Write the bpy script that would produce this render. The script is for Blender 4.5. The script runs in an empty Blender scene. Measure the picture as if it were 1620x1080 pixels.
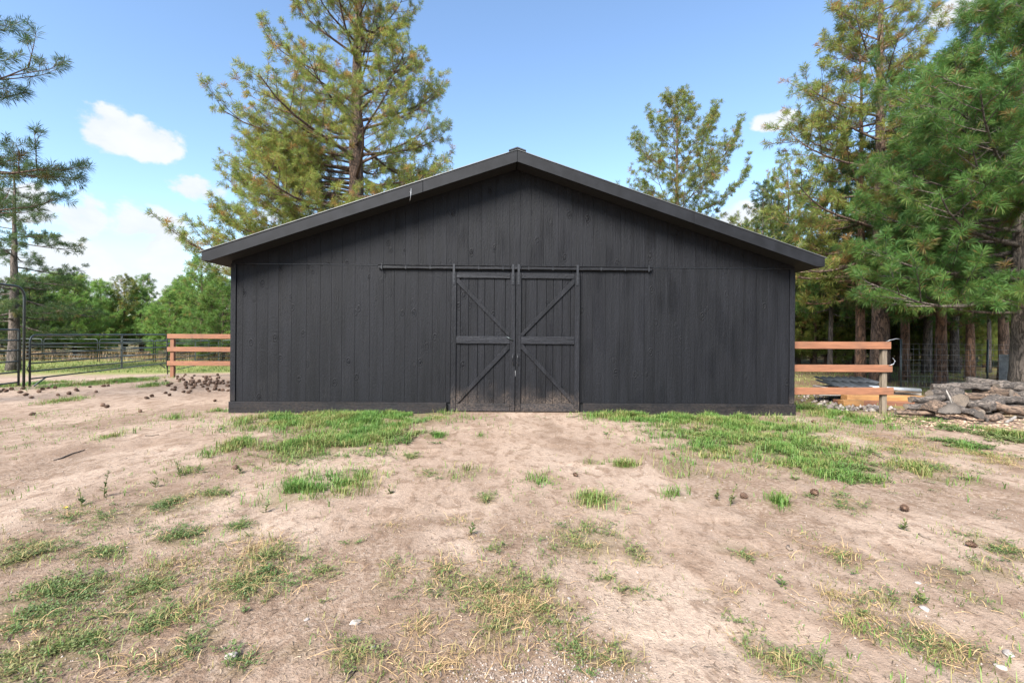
import bpy, bmesh, math, random
import numpy as np
from mathutils import Vector, Matrix

R = math.radians
random.seed(7)
scn = bpy.context.scene
COL = scn.collection

# ------------------------------------------------------------------ camera
F = 760.0                      # focal length in photo pixels (1620 wide)
CAM = np.array([-0.2217, -9.3772, 1.5])
YAW, ROLL, SY = 0.0166, 0.0075, 528.77
_right = np.array([math.cos(YAW), -math.sin(YAW), 0.0])
_fwd = np.array([math.sin(YAW), math.cos(YAW), 0.0])
_up = np.array([0, 0, 1.0])
_X = _right * math.cos(ROLL) + _up * math.sin(ROLL)
_Y = -_right * math.sin(ROLL) + _up * math.cos(ROLL)
cd = bpy.data.cameras.new("camera")
cd.sensor_width = 36.0
cd.lens = F / 1620 * 36
cd.shift_y = -(540 - SY) / 1620
cd.clip_start = 0.05
cd.clip_end = 5000
cam = bpy.data.objects.new("camera", cd)
m = Matrix.Identity(4)
for i in range(3):
    m[i][0] = _X[i]; m[i][1] = _Y[i]; m[i][2] = -_fwd[i]; m[i][3] = CAM[i]
cam.matrix_world = m
COL.objects.link(cam)
scn.camera = cam

def ray(px, py):
    u, v = (px - 810) / F, -(py - SY) / F
    return _fwd + _X * u + _Y * v
def at(px, py, Z):                 # point seen at a pixel, at depth Z from the camera
    return CAM + ray(px, py) * Z

# ------------------------------------------------------------------ light
SUN_EL, SUN_AZ = R(42), math.atan2(-0.5, -0.87)      # azimuth from +Y towards +X : sun stands to the left
SKY, SUNP, EXPO = 0.063, 3.3, 2.15
sdir = Vector((math.sin(SUN_AZ) * math.cos(SUN_EL), math.cos(SUN_AZ) * math.cos(SUN_EL), math.sin(SUN_EL)))
sl = bpy.data.lights.new("sun", 'SUN'); sl.energy = SUNP; sl.angle = R(30); sl.color = (1, .965, .91)
so = bpy.data.objects.new("sun", sl); COL.objects.link(so)
so.rotation_euler = (-sdir).to_track_quat('-Z', 'Y').to_euler()
so.location = (-20, 0, 30)

def N(nt, typ, **kw):
    n = nt.nodes.new(typ)
    for k, v in kw.items():
        if k.startswith('i_'):
            key = k[2:]
            key = int(key) if key.isdigit() else key.replace('_', ' ')
            s = n.inputs[key]
            if isinstance(v, bpy.types.NodeSocket): nt.links.new(v, s)
            else: s.default_value = v
        else: setattr(n, k, v)
    return n
def MATH(nt, op, a, b=None, c=None, clamp=False):
    n = nt.nodes.new('ShaderNodeMath'); n.operation = op; n.use_clamp = clamp
    for i, v in enumerate((a, b, c)):
        if v is None: continue
        if isinstance(v, bpy.types.NodeSocket): nt.links.new(v, n.inputs[i])
        else: n.inputs[i].default_value = v
    return n.outputs[0]
def MAPR(nt, v, a, b, c=0.0, d=1.0, smooth=True):
    n = nt.nodes.new('ShaderNodeMapRange'); n.interpolation_type = 'SMOOTHSTEP' if smooth else 'LINEAR'
    nt.links.new(v, n.inputs[0])
    for i, x in enumerate((a, b, c, d)): n.inputs[i + 1].default_value = x
    return n.outputs[0]
def MIXC(nt, f, a, b, blend='MIX'):
    n = nt.nodes.new('ShaderNodeMix'); n.data_type = 'RGBA'; n.blend_type = blend
    for s, v in ((n.inputs[0], f), (n.inputs[6], a), (n.inputs[7], b)):
        if isinstance(v, bpy.types.NodeSocket): nt.links.new(v, s)
        else: s.default_value = v if not isinstance(v, tuple) or len(v) == 4 else (*v, 1)
    return n.outputs[2]

W = bpy.data.worlds.new("World"); scn.world = W; W.use_nodes = True
nt = W.node_tree; nt.nodes.clear()
sky = N(nt, 'ShaderNodeTexSky', sky_type='NISHITA', sun_disc=False)
sky.sun_elevation = SUN_EL; sky.sun_rotation = SUN_AZ % (2 * math.pi)
sky.air_density = 1.0; sky.dust_density = 0.6; sky.ozone_density = 1.6
tc = N(nt, 'ShaderNodeTexCoord')
sep = N(nt, 'ShaderNodeSeparateXYZ', i_0=tc.outputs['Generated'])
az = MATH(nt, 'ARCTAN2', sep.outputs[0], sep.outputs[1])
el = MATH(nt, 'ARCSINE', sep.outputs[2])
cmb = N(nt, 'ShaderNodeCombineXYZ', i_0=az, i_1=MATH(nt, 'MULTIPLY', el, 1.5))
n1 = N(nt, 'ShaderNodeTexNoise', i_Vector=cmb.outputs[0], i_Scale=10.0, i_Detail=8.0, i_Roughness=0.55, i_Distortion=.2)
n2 = N(nt, 'ShaderNodeTexNoise', i_Vector=cmb.outputs[0], i_Scale=2.6, i_Detail=4.0, i_Roughness=0.5)
pert = MATH(nt, 'MULTIPLY', MATH(nt, 'SUBTRACT', n1.outputs[0], 0.5), 4.4)
clouds = None
for (px, py, rx, ry) in ((165, 205, 62, 42), (235, 222, 66, 34), (130, 345, 62, 52), (235, 370, 100, 58), (110, 410, 130, 50), (40, 330, 90, 45), (310, 300, 60, 26), (1225, 190, 40, 16),
                         (1235, 335, 70, 26), (1520, 12, 60, 20), (130, 450, 330, 60), (1150, 350, 90, 30)):
    d = ray(px, py); a0 = math.atan2(d[0], d[1]); e0 = math.atan2(d[2], math.hypot(d[0], d[1]))
    k = math.cos(a0) ** 2
    dx = MATH(nt, 'DIVIDE', MATH(nt, 'SUBTRACT', az, a0), rx / F * k)
    dy = MATH(nt, 'DIVIDE', MATH(nt, 'SUBTRACT', el, e0), ry / F * math.cos(a0))
    dd = MATH(nt, 'ADD', MATH(nt, 'MULTIPLY', dx, dx), MATH(nt, 'MULTIPLY', dy, dy))
    mk = MATH(nt, 'ADD', MATH(nt, 'SUBTRACT', 0.75, dd), pert)
    clouds = mk if clouds is None else MATH(nt, 'MAXIMUM', clouds, mk)
# scattered low cloud everywhere around the horizon, as in view
band = MAPR(nt, el, R(2), R(20), 0.25, -0.75)
low = MATH(nt, 'ADD', MATH(nt, 'ADD', band, MATH(nt, 'MULTIPLY', MATH(nt, 'SUBTRACT', n2.outputs[0], 0.5), 3.2)), MATH(nt, 'MULTIPLY', pert, .5))
clouds = MATH(nt, 'MAXIMUM', clouds, low)
cm = MATH(nt, 'MULTIPLY', MAPR(nt, clouds, 0.0, 0.5), 0.96)
ccol = MIXC(nt, MAPR(nt, n1.outputs[0], .3, .7), (3.0, 3.25, 3.6), (3.62, 3.7, 3.8))
tint = MIXC(nt, 1.0, sky.outputs[0], (1.04, 1.10, 1.13), 'MULTIPLY')
skyc = MIXC(nt, cm, tint, ccol)
bg = N(nt, 'ShaderNodeBackground', i_Color=skyc, i_Strength=SKY)
wo = N(nt, 'ShaderNodeOutputWorld', i_Surface=bg.outputs[0])

scn.view_settings.view_transform = 'Standard'
scn.view_settings.look = 'None'
scn.view_settings.gamma = 1
scn.view_settings.exposure = EXPO
scn.view_settings.use_curve_mapping = False
scn.cycles.max_bounces = 8

# ------------------------------------------------------------------ helpers
def link(o): COL.objects.link(o); return o
def tag(o, label=None, cat=None, group=None, kind=None):
    if label: o['label'] = label
    if cat: o['category'] = cat
    if group: o['group'] = group
    if kind: o['kind'] = kind
    return o
def empty(name, loc=(0, 0, 0), rz=0.0):
    o = bpy.data.objects.new(name, None); o.location = loc; o.rotation_euler = (0, 0, rz)
    o.empty_display_size = .2
    return link(o)
def mesh_np(name, V, T, mat=None, parent=None, attrs=None, smooth=False):
    me = bpy.data.meshes.new(name)
    V = np.asarray(V, np.float32); T = np.asarray(T, np.int32); k = T.shape[1]
    me.vertices.add(len(V)); me.vertices.foreach_set('co', V.ravel())
    me.loops.add(T.size); me.loops.foreach_set('vertex_index', T.ravel())
    me.polygons.add(len(T)); me.polygons.foreach_set('loop_start', np.arange(0, T.size, k, dtype=np.int32))
    try: me.polygons.foreach_set('loop_total', np.full(len(T), k, np.int32))
    except Exception: pass
    if smooth: me.polygons.foreach_set('use_smooth', np.ones(len(T), bool))
    for an, av in (attrs or {}).items():
        a = me.attributes.new(an, 'FLOAT', 'POINT'); a.data.foreach_set('value', np.asarray(av, np.float32))
    me.update(calc_edges=True)
    if mat: me.materials.append(mat)
    o = bpy.data.objects.new(name, me); link(o)
    if parent: o.parent = parent
    return o
def bm_obj(name, bm, mat, parent=None, bevel=0.0, smooth=False, loc=None):
    if bevel:
        bmesh.ops.bevel(bm, geom=bm.edges[:], offset=bevel, segments=1, affect='EDGES')
    bmesh.ops.recalc_face_normals(bm, faces=bm.faces[:])
    me = bpy.data.meshes.new(name); bm.to_mesh(me); bm.free()
    if smooth:
        for p in me.polygons: p.use_smooth = True
    me.materials.append(mat)
    o = bpy.data.objects.new(name, me); link(o)
    if parent: o.parent = parent
    if loc is not None: o.location = loc
    return o
def box(name, x0, x1, y0, y1, z0, z1, mat, parent=None, bevel=0.003):
    bm = bmesh.new(); bmesh.ops.create_cube(bm, size=1)
    for v in bm.verts:
        v.co = ((x0 + x1) / 2 + v.co.x * (x1 - x0), (y0 + y1) / 2 + v.co.y * (y1 - y0), (z0 + z1) / 2 + v.co.z * (z1 - z0))
    return bm_obj(name, bm, mat, parent, bevel)
def prism(name, poly, y0, y1, mat, parent=None, bevel=0.003):
    """polygon in X-Z swept along Y"""
    bm = bmesh.new()
    a = [bm.verts.new((x, y0, z)) for x, z in poly]; b = [bm.verts.new((x, y1, z)) for x, z in poly]
    bm.faces.new(a); bm.faces.new(b[::-1]); n = len(poly)
    for i in range(n): bm.faces.new((a[i], b[i], b[(i + 1) % n], a[(i + 1) % n]))
    return bm_obj(name, bm, mat, parent, bevel)
def tube_np(path, rad, sides=8, cap=True, jitter=None):
    """returns verts, quads(tri-safe: last index repeated not used) for a tube along a path"""
    P = np.asarray(path, float); n = len(P); rad = np.broadcast_to(np.asarray(rad, float), (n,))
    T = np.gradient(P, axis=0) if n > 1 else np.array([[0, 0, 1.]])
    T /= np.linalg.norm(T, axis=1)[:, None] + 1e-9
    ref = np.array([0, 0, 1.]) if abs(T[0][2]) < .9 else np.array([1., 0, 0])
    A = np.cross(T, ref); A /= np.linalg.norm(A, axis=1)[:, None] + 1e-9
    B = np.cross(T, A)
    an = np.arange(sides) / sides * 2 * math.pi
    rr = rad[:, None] * (np.ones((n, sides)) if jitter is None else jitter)
    V = P[:, None, :] + rr[..., None] * (np.cos(an)[None, :, None] * A[:, None, :] + np.sin(an)[None, :, None] * B[:, None, :])
    V = V.reshape(-1, 3)
    i = np.arange(n - 1)[:, None] * sides; j = np.arange(sides)[None, :]; j2 = (j + 1) % sides
    Q = np.stack([i + j, i + j2, i + sides + j2, i + sides + j], -1).reshape(-1, 4)
    tri = np.concatenate([Q[:, [0, 1, 2]], Q[:, [0, 2, 3]]])
    if cap:
        c0 = len(V); V = np.vstack([V, P[:1], P[-1:]])
        k = np.arange(sides); k2 = (k + 1) % sides
        tri = np.vstack([tri, np.stack([np.full(sides, c0), k2, k], 1), np.stack([np.full(sides, c0 + 1), (n - 1) * sides + k, (n - 1) * sides + k2], 1)])
    return V, tri
class Geo:
    def __init__(s): s.V = []; s.T = []; s.n = 0; s.A = []
    def add(s, V, T, a=0.0):
        s.V.append(V); s.T.append(np.asarray(T) + s.n); s.n += len(V); s.A.append(np.broadcast_to(np.asarray(a, float), (len(V),)))
    def obj(s, name, mat, parent=None, smooth=False, attr=None):
        V = np.vstack(s.V)
        return mesh_np(name, V, np.vstack(s.T), mat, parent, {attr: np.concatenate(s.A)} if attr else None, smooth)
def tube(name, path, rad, mat, parent=None, sides=8):
    V, T = tube_np(path, rad, sides)
    return mesh_np(name, V, T, mat, parent, smooth=True)
def lerp(a, b, t): return np.asarray(a) * (1 - t) + np.asarray(b) * t

# smooth value noise on the plane
_tab = np.random.RandomState(3).rand(256, 256)
def vnoise(x, y):
    x = np.asarray(x, float); y = np.asarray(y, float)
    xi = np.floor(x).astype(int); yi = np.floor(y).astype(int); fx = x - xi; fy = y - yi
    fx = fx * fx * (3 - 2 * fx); fy = fy * fy * (3 - 2 * fy)
    g = lambda i, j: _tab[i % 256, j % 256]
    return (g(xi, yi) * (1 - fx) + g(xi + 1, yi) * fx) * (1 - fy) + (g(xi, yi + 1) * (1 - fx) + g(xi + 1, yi + 1) * fx) * fy
def fbm(x, y, o=4):
    s = 0; a = .5
    for i in range(o): s = s + a * vnoise(x * 2 ** i + 17 * i, y * 2 ** i + 31 * i); a *= .5
    return s
def sstep(a, b, x):
    t = np.clip((np.asarray(x, float) - a) / (b - a), 0, 1); return t * t * (3 - 2 * t)
def height(x, y):
    x = np.asarray(x, float); y = np.asarray(y, float)
    far = np.hypot(x - CAM[0], y - CAM[1])
    h = -0.45 * sstep(17, 31, far) * sstep(-5, -10, x)
    fan = x / (1 + 0.05 * np.abs(y + 6))
    h = h + 0.016 * (fbm(fan * 2.2, y * .35, 3) - .44) * 2 * sstep(30, 12, far)
    h = h + 0.022 * (fbm(x * 3.1 + 9, y * 2.3, 4) - .47) * sstep(25, 9, far)
    h = h - 0.05 * sstep(1.6, 4.5, np.abs(x)) * sstep(-4, 0, y)          # dirt ramp up to the door
    h = h - .014 * sstep(.66, .86, vnoise(x * 4.3 + 11, y * 4.7 + 3)) * sstep(14, 8, far)      # hoof marks
    door = sstep(1.9, 1.2, np.abs(x)) * sstep(-1.2, -.2, y)
    h = h * (1 - door) - .012 * door
    wall = sstep(-.9, -.1, y) * sstep(6.5, 5.6, np.abs(x)) * (1 - door)
    h = h * (1 - wall) - .052 * wall
    return h
def ground(px, py):
    z = 0.0
    d = ray(px, py)
    for _ in range(12):
        t = (z - CAM[2]) / d[2]; p = CAM + d * t; z = float(height(p[0], p[1]))
    return np.array([p[0], p[1], z])

# ------------------------------------------------------------------ materials
def new_mat(name):
    m = bpy.data.materials.new(name); m.use_nodes = True; nt = m.node_tree; nt.nodes.clear()
    out = nt.nodes.new('ShaderNodeOutputMaterial'); return m, nt, out
def princ(nt, out, **kw):
    b = N(nt, 'ShaderNodeBsdfPrincipled', **kw); nt.links.new(b.outputs[0], out.inputs[0]); return b
def coords(nt, rnd=True, scale=(1, 1, 1), kind='Object'):
    tc = N(nt, 'ShaderNodeTexCoord'); v = tc.outputs[kind]
    if rnd:
        oi = N(nt, 'ShaderNodeObjectInfo')
        v = N(nt, 'ShaderNodeVectorMath', operation='ADD', i_0=v, i_1=N(nt, 'ShaderNodeVectorMath', operation='SCALE', i_0=(37.1, 0, 53.7), i_Scale=oi.outputs['Random']).outputs[0]).outputs[0]
    mp = N(nt, 'ShaderNodeMapping', i_Vector=v, i_Scale=scale)
    return mp.outputs[0]

def mat_siding(name, dirt=0.0, knots=True, base=(.0048, .0050, .0064), axis='Z', rough=.52):
    m, nt, out = new_mat(name)
    sc = {'Z': (26, 26, 1.6), 'X': (1.6, 26, 26)}[axis]
    v = coords(nt, True, sc)
    g = N(nt, 'ShaderNodeTexNoise', i_Vector=v, i_Scale=1.0, i_Detail=5.0, i_Roughness=.6, i_Distortion=.5)
    v2 = coords(nt, True, (9, 9, 9))
    rgh = N(nt, 'ShaderNodeTexNoise', i_Vector=v2, i_Scale=3.0, i_Detail=4.0, i_Roughness=.7)
    hgt = MATH(nt, 'ADD', MATH(nt, 'MULTIPLY', g.outputs[0], 1.0), MATH(nt, 'MULTIPLY', rgh.outputs[0], .55))
    chip = MAPR(nt, rgh.outputs[0], .60, .74)
    if knots:
        vk = coords(nt, True, (3.6, 3.6, 2.1) if axis == 'Z' else (2.1, 3.6, 3.6))
        vo = N(nt, 'ShaderNodeTexVoronoi', i_Vector=vk, i_Scale=1.0, i_Randomness=1.0)
        d = MATH(nt, 'ADD', vo.outputs['Distance'], MATH(nt, 'MULTIPLY', rgh.outputs[0], .14))
        ring = MATH(nt, 'SINE', MATH(nt, 'MULTIPLY', d, 62.0))
        fall = MAPR(nt, d, .34, .10)
        hgt = MATH(nt, 'ADD', hgt, MATH(nt, 'MULTIPLY', MATH(nt, 'MULTIPLY', ring, fall), .75))
        # rough saw marks in slanting bands
        vs = coords(nt, True, (1, 1, 1))
        rot = N(nt, 'ShaderNodeMapping', i_Vector=vs, i_Rotation=(0, R(52), 0))
        wv = N(nt, 'ShaderNodeTexWave', i_Vector=rot.outputs[0], i_Scale=16.0, i_Distortion=2.5, i_Detail=2.0)
        msk = N(nt, 'ShaderNodeTexNoise', i_Vector=coords(nt, True, (2, 2, .9)), i_Scale=1.0, i_Detail=1.0)
        hgt = MATH(nt, 'ADD', hgt, MATH(nt, 'MULTIPLY', MATH(nt, 'MULTIPLY', wv.outputs[0], MAPR(nt, msk.outputs[0], .48, .68)), .45))
    oi = N(nt, 'ShaderNodeObjectInfo')
    var = MAPR(nt, oi.outputs['Random'], 0, 1, .9, 1.1, False)
    stre = N(nt, 'ShaderNodeTexNoise', i_Vector=coords(nt, True, (7, 7, .5) if axis == 'Z' else (.5, 7, 7)), i_Scale=1.0, i_Detail=3.0)
    var = MATH(nt, 'MULTIPLY', var, MAPR(nt, stre.outputs[0], .3, .7, .68, 1.36))
    col = MIXC(nt, 1.0, (*base, 1), N(nt, 'ShaderNodeCombineColor', i_0=var, i_1=var, i_2=var).outputs[0], 'MULTIPLY')
    fl = N(nt, 'ShaderNodeTexNoise', i_Vector=coords(nt, True, (70, 70, 22) if axis == 'Z' else (22, 70, 70)), i_Scale=1.0, i_Detail=4.0, i_Roughness=.7)
    hgt = MATH(nt, 'ADD', hgt, MATH(nt, 'MULTIPLY', fl.outputs[0], .7))
    ff = MAPR(nt, fl.outputs[0], .32, .68, .62, 1.45)
    col = MIXC(nt, 1.0, col, N(nt, 'ShaderNodeCombineColor', i_0=ff, i_1=ff, i_2=ff).outputs[0], 'MULTIPLY')
    col = MIXC(nt, MATH(nt, 'MULTIPLY', chip, .5), col, (.024, .024, .027))
    rough_s = MATH(nt, 'ADD', rough, MATH(nt, 'MULTIPLY', stre.outputs[0], .15))
    if dirt:
        geo = N(nt, 'ShaderNodeNewGeometry'); sp = N(nt, 'ShaderNodeSeparateXYZ', i_0=geo.outputs['Position'])
        dn = N(nt, 'ShaderNodeTexNoise', i_Vector=geo.outputs['Position'], i_Scale=2.3, i_Detail=2.0)
        ds = N(nt, 'ShaderNodeTexNoise', i_Vector=geo.outputs['Position'], i_Scale=38.0, i_Detail=3.0, i_Roughness=.7)
        hz = MATH(nt, 'ADD', sp.outputs[2], MATH(nt, 'MULTIPLY', MATH(nt, 'SUBTRACT', dn.outputs[0], .5), -1.1))
        dm = MATH(nt, 'MULTIPLY', MAPR(nt, hz, .50, -.05), MAPR(nt, ds.outputs[0], .38, .66, .15, 1.0))
        col = MIXC(nt, MATH(nt, 'MULTIPLY', dm, dirt), col, (.20, .15, .115))
        rough_s = MATH(nt, 'ADD', rough_s, MATH(nt, 'MULTIPLY', dm, .3))
    bp = N(nt, 'ShaderNodeBump', i_Height=hgt, i_Strength=1.0, i_Distance=.008)
    b = princ(nt, out, i_Base_Color=col, i_Roughness=rough_s, i_Normal=bp.outputs[0])
    b.inputs['Specular IOR Level'].default_value = .2
    return m
def mat_wood(name, c1, c2, axis='X', rough=.7, stain=(.05, .035, .025), stain_amt=.5):
    m, nt, out = new_mat(name)
    k = {'X': (1.3, 14, 14), 'Z': (14, 14, 1.3), 'Y': (14, 1.3, 14)}[axis]
    g = N(nt, 'ShaderNodeTexNoise', i_Vector=coords(nt, True, k), i_Scale=2.0, i_Detail=5.0, i_Roughness=.6, i_Distortion=.8)
    c = MIXC(nt, MAPR(nt, g.outputs[0], .3, .7), c1, c2)
    kk = {'X': (2.2, 6, 6), 'Z': (6, 6, 2.2), 'Y': (6, 2.2, 6)}[axis]
    vo = N(nt, 'ShaderNodeTexVoronoi', i_Vector=coords(nt, True, kk), i_Scale=1.0)
    c = MIXC(nt, MATH(nt, 'MULTIPLY', MAPR(nt, vo.outputs['Distance'], .13, .05), stain_amt), c, stain)
    bl = N(nt, 'ShaderNodeTexNoise', i_Vector=coords(nt, True, (1, 1, 1)), i_Scale=2.5, i_Detail=3.0)
    c = MIXC(nt, MAPR(nt, bl.outputs[0], .45, .75, 0, .35), c, stain)
    bp = N(nt, 'ShaderNodeBump', i_Height=g.outputs[0], i_Strength=.4, i_Distance=.004)
    princ(nt, out, i_Base_Color=c, i_Roughness=rough, i_Normal=bp.outputs[0])
    return m
def mat_bark(name, c1, c2, c3, sc=9.0, dist=.05, axis='Z'):
    m, nt, out = new_mat(name)
    k = (1, 1, .28) if axis == 'Z' else (.5, 1, 1)
    v0 = coords(nt, True, k)
    wob = N(nt, 'ShaderNodeTexNoise', i_Vector=v0, i_Scale=sc * .8, i_Detail=2.0)
    v = N(nt, 'ShaderNodeVectorMath', operation='ADD', i_0=v0, i_1=N(nt, 'ShaderNodeVectorMath', operation='SCALE', i_0=wob.outputs['Color'], i_Scale=.18).outputs[0]).outputs[0]
    n1 = N(nt, 'ShaderNodeTexNoise', i_Vector=v, i_Scale=sc * 1.1, i_Detail=6.0, i_Roughness=.62)
    rd = MATH(nt, 'ABSOLUTE', MATH(nt, 'SUBTRACT', n1.outputs[0], .5))
    crack = MAPR(nt, rd, .0, .055)
    n2 = N(nt, 'ShaderNodeTexNoise', i_Vector=v, i_Scale=sc * 3.5, i_Detail=4.0, i_Roughness=.65)
    n3 = N(nt, 'ShaderNodeTexNoise', i_Vector=v0, i_Scale=sc * .35, i_Detail=3.0)
    c = MIXC(nt, MAPR(nt, n2.outputs[0], .33, .67), c1, c2)
    c = MIXC(nt, MAPR(nt, n3.outputs[0], .4, .65, 0, .5), c, c2)
    c = MIXC(nt, MAPR(nt, crack, 0, 1, .75, 0), c, c3)
    bp = N(nt, 'ShaderNodeBump', i_Height=MATH(nt, 'ADD', crack, MATH(nt, 'MULTIPLY', n2.outputs[0], .6)), i_Strength=.8, i_Distance=dist)
    princ(nt, out, i_Base_Color=c, i_Roughness=.9, i_Normal=bp.outputs[0])
    return m
def mat_needles(name, ramp, trans=.5):
    m, nt, out = new_mat(name)
    a = N(nt, 'ShaderNodeAttribute', attribute_name='tint')
    oi = N(nt, 'ShaderNodeObjectInfo')
    cr = nt.nodes.new('ShaderNodeValToRGB'); nt.links.new(a.outputs['Fac'], cr.inputs[0])
    e = cr.color_ramp.elements
    while len(e) < len(ramp): e.new(.5)
    for q, (p, c) in zip(e, ramp): q.position = p; q.color = (*c, 1)
    v = MAPR(nt, oi.outputs['Random'], 0, 1, .85, 1.15, False)
    c = MIXC(nt, 1.0, cr.outputs[0], N(nt, 'ShaderNodeCombineColor', i_0=v, i_1=v, i_2=v).outputs[0], 'MULTIPLY')
    d = N(nt, 'ShaderNodeBsdfPrincipled', i_Base_Color=c, i_Roughness=.55)
    d.inputs['Specular IOR Level'].default_value = .35
    t = N(nt, 'ShaderNodeBsdfTranslucent', i_Color=c)
    mx = N(nt, 'ShaderNodeMixShader', i_Fac=trans, i_1=d.outputs[0], i_2=t.outputs[0])
    nt.links.new(mx.outputs[0], out.inputs[0]); return m
def mat_plain(name, c, rough=.6, metal=0.0, nscale=12.0, var=.35, bump=.2, bdist=.004):
    m, nt, out = new_mat(name)
    nz = N(nt, 'ShaderNodeTexNoise', i_Vector=coords(nt, True), i_Scale=nscale, i_Detail=5.0, i_Roughness=.6)
    f = MAPR(nt, nz.outputs[0], .3, .7, 1 - var, 1 + var)
    col = MIXC(nt, 1.0, (*c, 1), N(nt, 'ShaderNodeCombineColor', i_0=f, i_1=f, i_2=f).outputs[0], 'MULTIPLY')
    bp = N(nt, 'ShaderNodeBump', i_Height=nz.outputs[0], i_Strength=bump, i_Distance=bdist)
    princ(nt, out, i_Base_Color=col, i_Roughness=rough, i_Metallic=metal, i_Normal=bp.outputs[0]); return m
def mat_tint(name, ramp, rough=.8, trans=0.0):
    return mat_needles(name, ramp, trans)

M = {}
M['siding'] = mat_siding('black_siding')
M['door'] = mat_siding('black_door_planks', dirt=.45)
M['trim'] = mat_siding('black_trim_vertical', knots=False, base=(.0070, .0072, .0088), dirt=.25, rough=.42)
M['trimh'] = mat_siding('black_trim_horizontal', knots=False, base=(.0088, .0091, .0110), axis='X', dirt=.28, rough=.40)
M['fascia'] = mat_plain('black_fascia', (.0062, .0065, .0080), .62, 0, 5, .35, .12)
for n_ in M['fascia'].node_tree.nodes:
    if n_.type == 'BSDF_PRINCIPLED': n_.inputs['Specular IOR Level'].default_value = .22
M['base'] = mat_siding('black_base_board', knots=False, base=(.0070, .0070, .0083), axis='X', dirt=.10)
M['dark'] = mat_plain('dark_backing', (.006, .006, .007), .8)
M['blackmetal'] = mat_plain('black_metal', (.02, .02, .022), .4, .3, 30, .3, .1)
M['roof'] = mat_plain('pale_metal_roof', (.13, .13, .125), .45, .6, 3, .15, .05)
M['rail'] = mat_wood('orange_stained_wood', (.235, .098, .047), (.155, .062, .030), 'X')
M['railz'] = mat_wood('orange_stained_post', (.21, .085, .038), (.14, .056, .026), 'Z')
M['grey_post'] = mat_wood('weathered_post', (.19, .15, .105), (.105, .08, .056), 'Z')
M['pipe'] = mat_plain('dark_green_pipe', (.04, .05, .05), .42, .35, 20, .3, .05)
M['galv'] = mat_plain('galvanised', (.38, .39, .40), .45, .7, 9, .25, .1)
M['cyl'] = mat_plain('dull_zinc', (.30, .31, .31), .6, 0, 9, .25, .1)
M['wire'] = mat_plain('wire', (.25, .25, .25), .5, .6)
M['bark'] = mat_bark('pine_bark', (.20, .125, .085), (.115, .075, .055), (.03, .022, .018))
M['bark_grey'] = mat_bark('grey_pine_bark', (.17, .135, .11), (.10, .08, .065), (.03, .025, .02))
M['bark_orange'] = mat_bark('orange_pine_bark', (.29, .16, .095), (.17, .095, .06), (.04, .028, .02))
M['log'] = mat_bark('log_bark', (.15, .120, .098), (.06, .049, .042), (.03, .024, .02), 12, .02, 'X')
M['logred'] = mat_bark('log_bark_brown', (.19, .125, .085), (.10, .068, .047), (.03, .022, .018), 12, .02, 'X')
def mat_cut(name, c1, c2):
    m, nt, out = new_mat(name)
    tc = N(nt, 'ShaderNodeTexCoord'); sp = N(nt, 'ShaderNodeSeparateXYZ', i_0=tc.outputs['Object'])
    nz = N(nt, 'ShaderNodeTexNoise', i_Vector=tc.outputs['Object'], i_Scale=9.0, i_Detail=4.0)
    r = MATH(nt, 'SQRT', MATH(nt, 'ADD', MATH(nt, 'MULTIPLY', sp.outputs[1], sp.outputs[1]), MATH(nt, 'MULTIPLY', sp.outputs[2], sp.outputs[2])))
    w = MATH(nt, 'SINE', MATH(nt, 'MULTIPLY', MATH(nt, 'ADD', r, MATH(nt, 'MULTIPLY', nz.outputs[0], .05)), 300.0))
    f = MATH(nt, 'ADD', MATH(nt, 'MULTIPLY', w, .18), nz.outputs[0])
    princ(nt, out, i_Base_Color=MIXC(nt, MAPR(nt, f, .25, .75), c1, c2), i_Roughness=.85); return m
M['cut'] = mat_cut('weathered_cut_wood', (.07, .056, .045), (.165, .128, .096))
M['cutdark'] = mat_cut('grey_cut_wood', (.04, .034, .029), (.095, .078, .064))
OLIVE = [(0.0, (.100, .155, .038)), (.45, (.195, .245, .052)), (.72, (.29, .28, .066)), (.88, (.34, .22, .07)), (1.0, (.25, .12, .045))]
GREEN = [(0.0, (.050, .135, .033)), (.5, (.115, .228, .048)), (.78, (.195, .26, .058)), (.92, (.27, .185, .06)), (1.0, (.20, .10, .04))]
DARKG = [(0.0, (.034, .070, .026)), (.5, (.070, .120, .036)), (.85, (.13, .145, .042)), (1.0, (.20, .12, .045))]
FRESH = [(0.0, (.075, .175, .036)), (.5, (.155, .270, .056)), (.85, (.24, .28, .066)), (1.0, (.31, .21, .07))]
M['olive'] = mat_needles('olive_pine_needles', OLIVE)
M['green'] = mat_needles('green_pine_needles', GREEN)
M['darkg'] = mat_needles('dark_pine_needles', DARKG)
M['fresh'] = mat_needles('fresh_green_needles', FRESH)
M['grass'] = mat_needles('grass_blades', [(0, (.045, .125, .022)), (.5, (.095, .185, .034)), (.8, (.16, .195, .05)), (1, (.27, .215, .09))], .3)
M['weed'] = mat_needles('weed_leaves', [(0, (.042, .092, .026)), (.4, (.085, .128, .038)), (.7, (.15, .155, .055)), (1, (.26, .19, .085))], .25)
M['straw'] = mat_needles('dry_straw', [(0, (.42, .29, .145)), (.5, (.33, .215, .105)), (1, (.18, .118, .065))], .1)
M['litter'] = mat_needles('plant_litter', [(0, (.30, .225, .15)), (.5, (.15, .10, .064)), (1, (.055, .04, .028))], .05)
M['pebble'] = mat_needles('pebbles', [(0, (.38, .33, .29)), (.5, (.26, .21, .175)), (1, (.14, .112, .098))], .0)
M['chip'] = mat_needles('bark_chips', [(0, (.40, .29, .20)), (.5, (.22, .14, .095)), (1, (.09, .06, .045))], .0)
M['stone'] = mat_plain('pale_stone', (.26, .225, .20), .85, 0, 16, .3, .5, .01)
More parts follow.
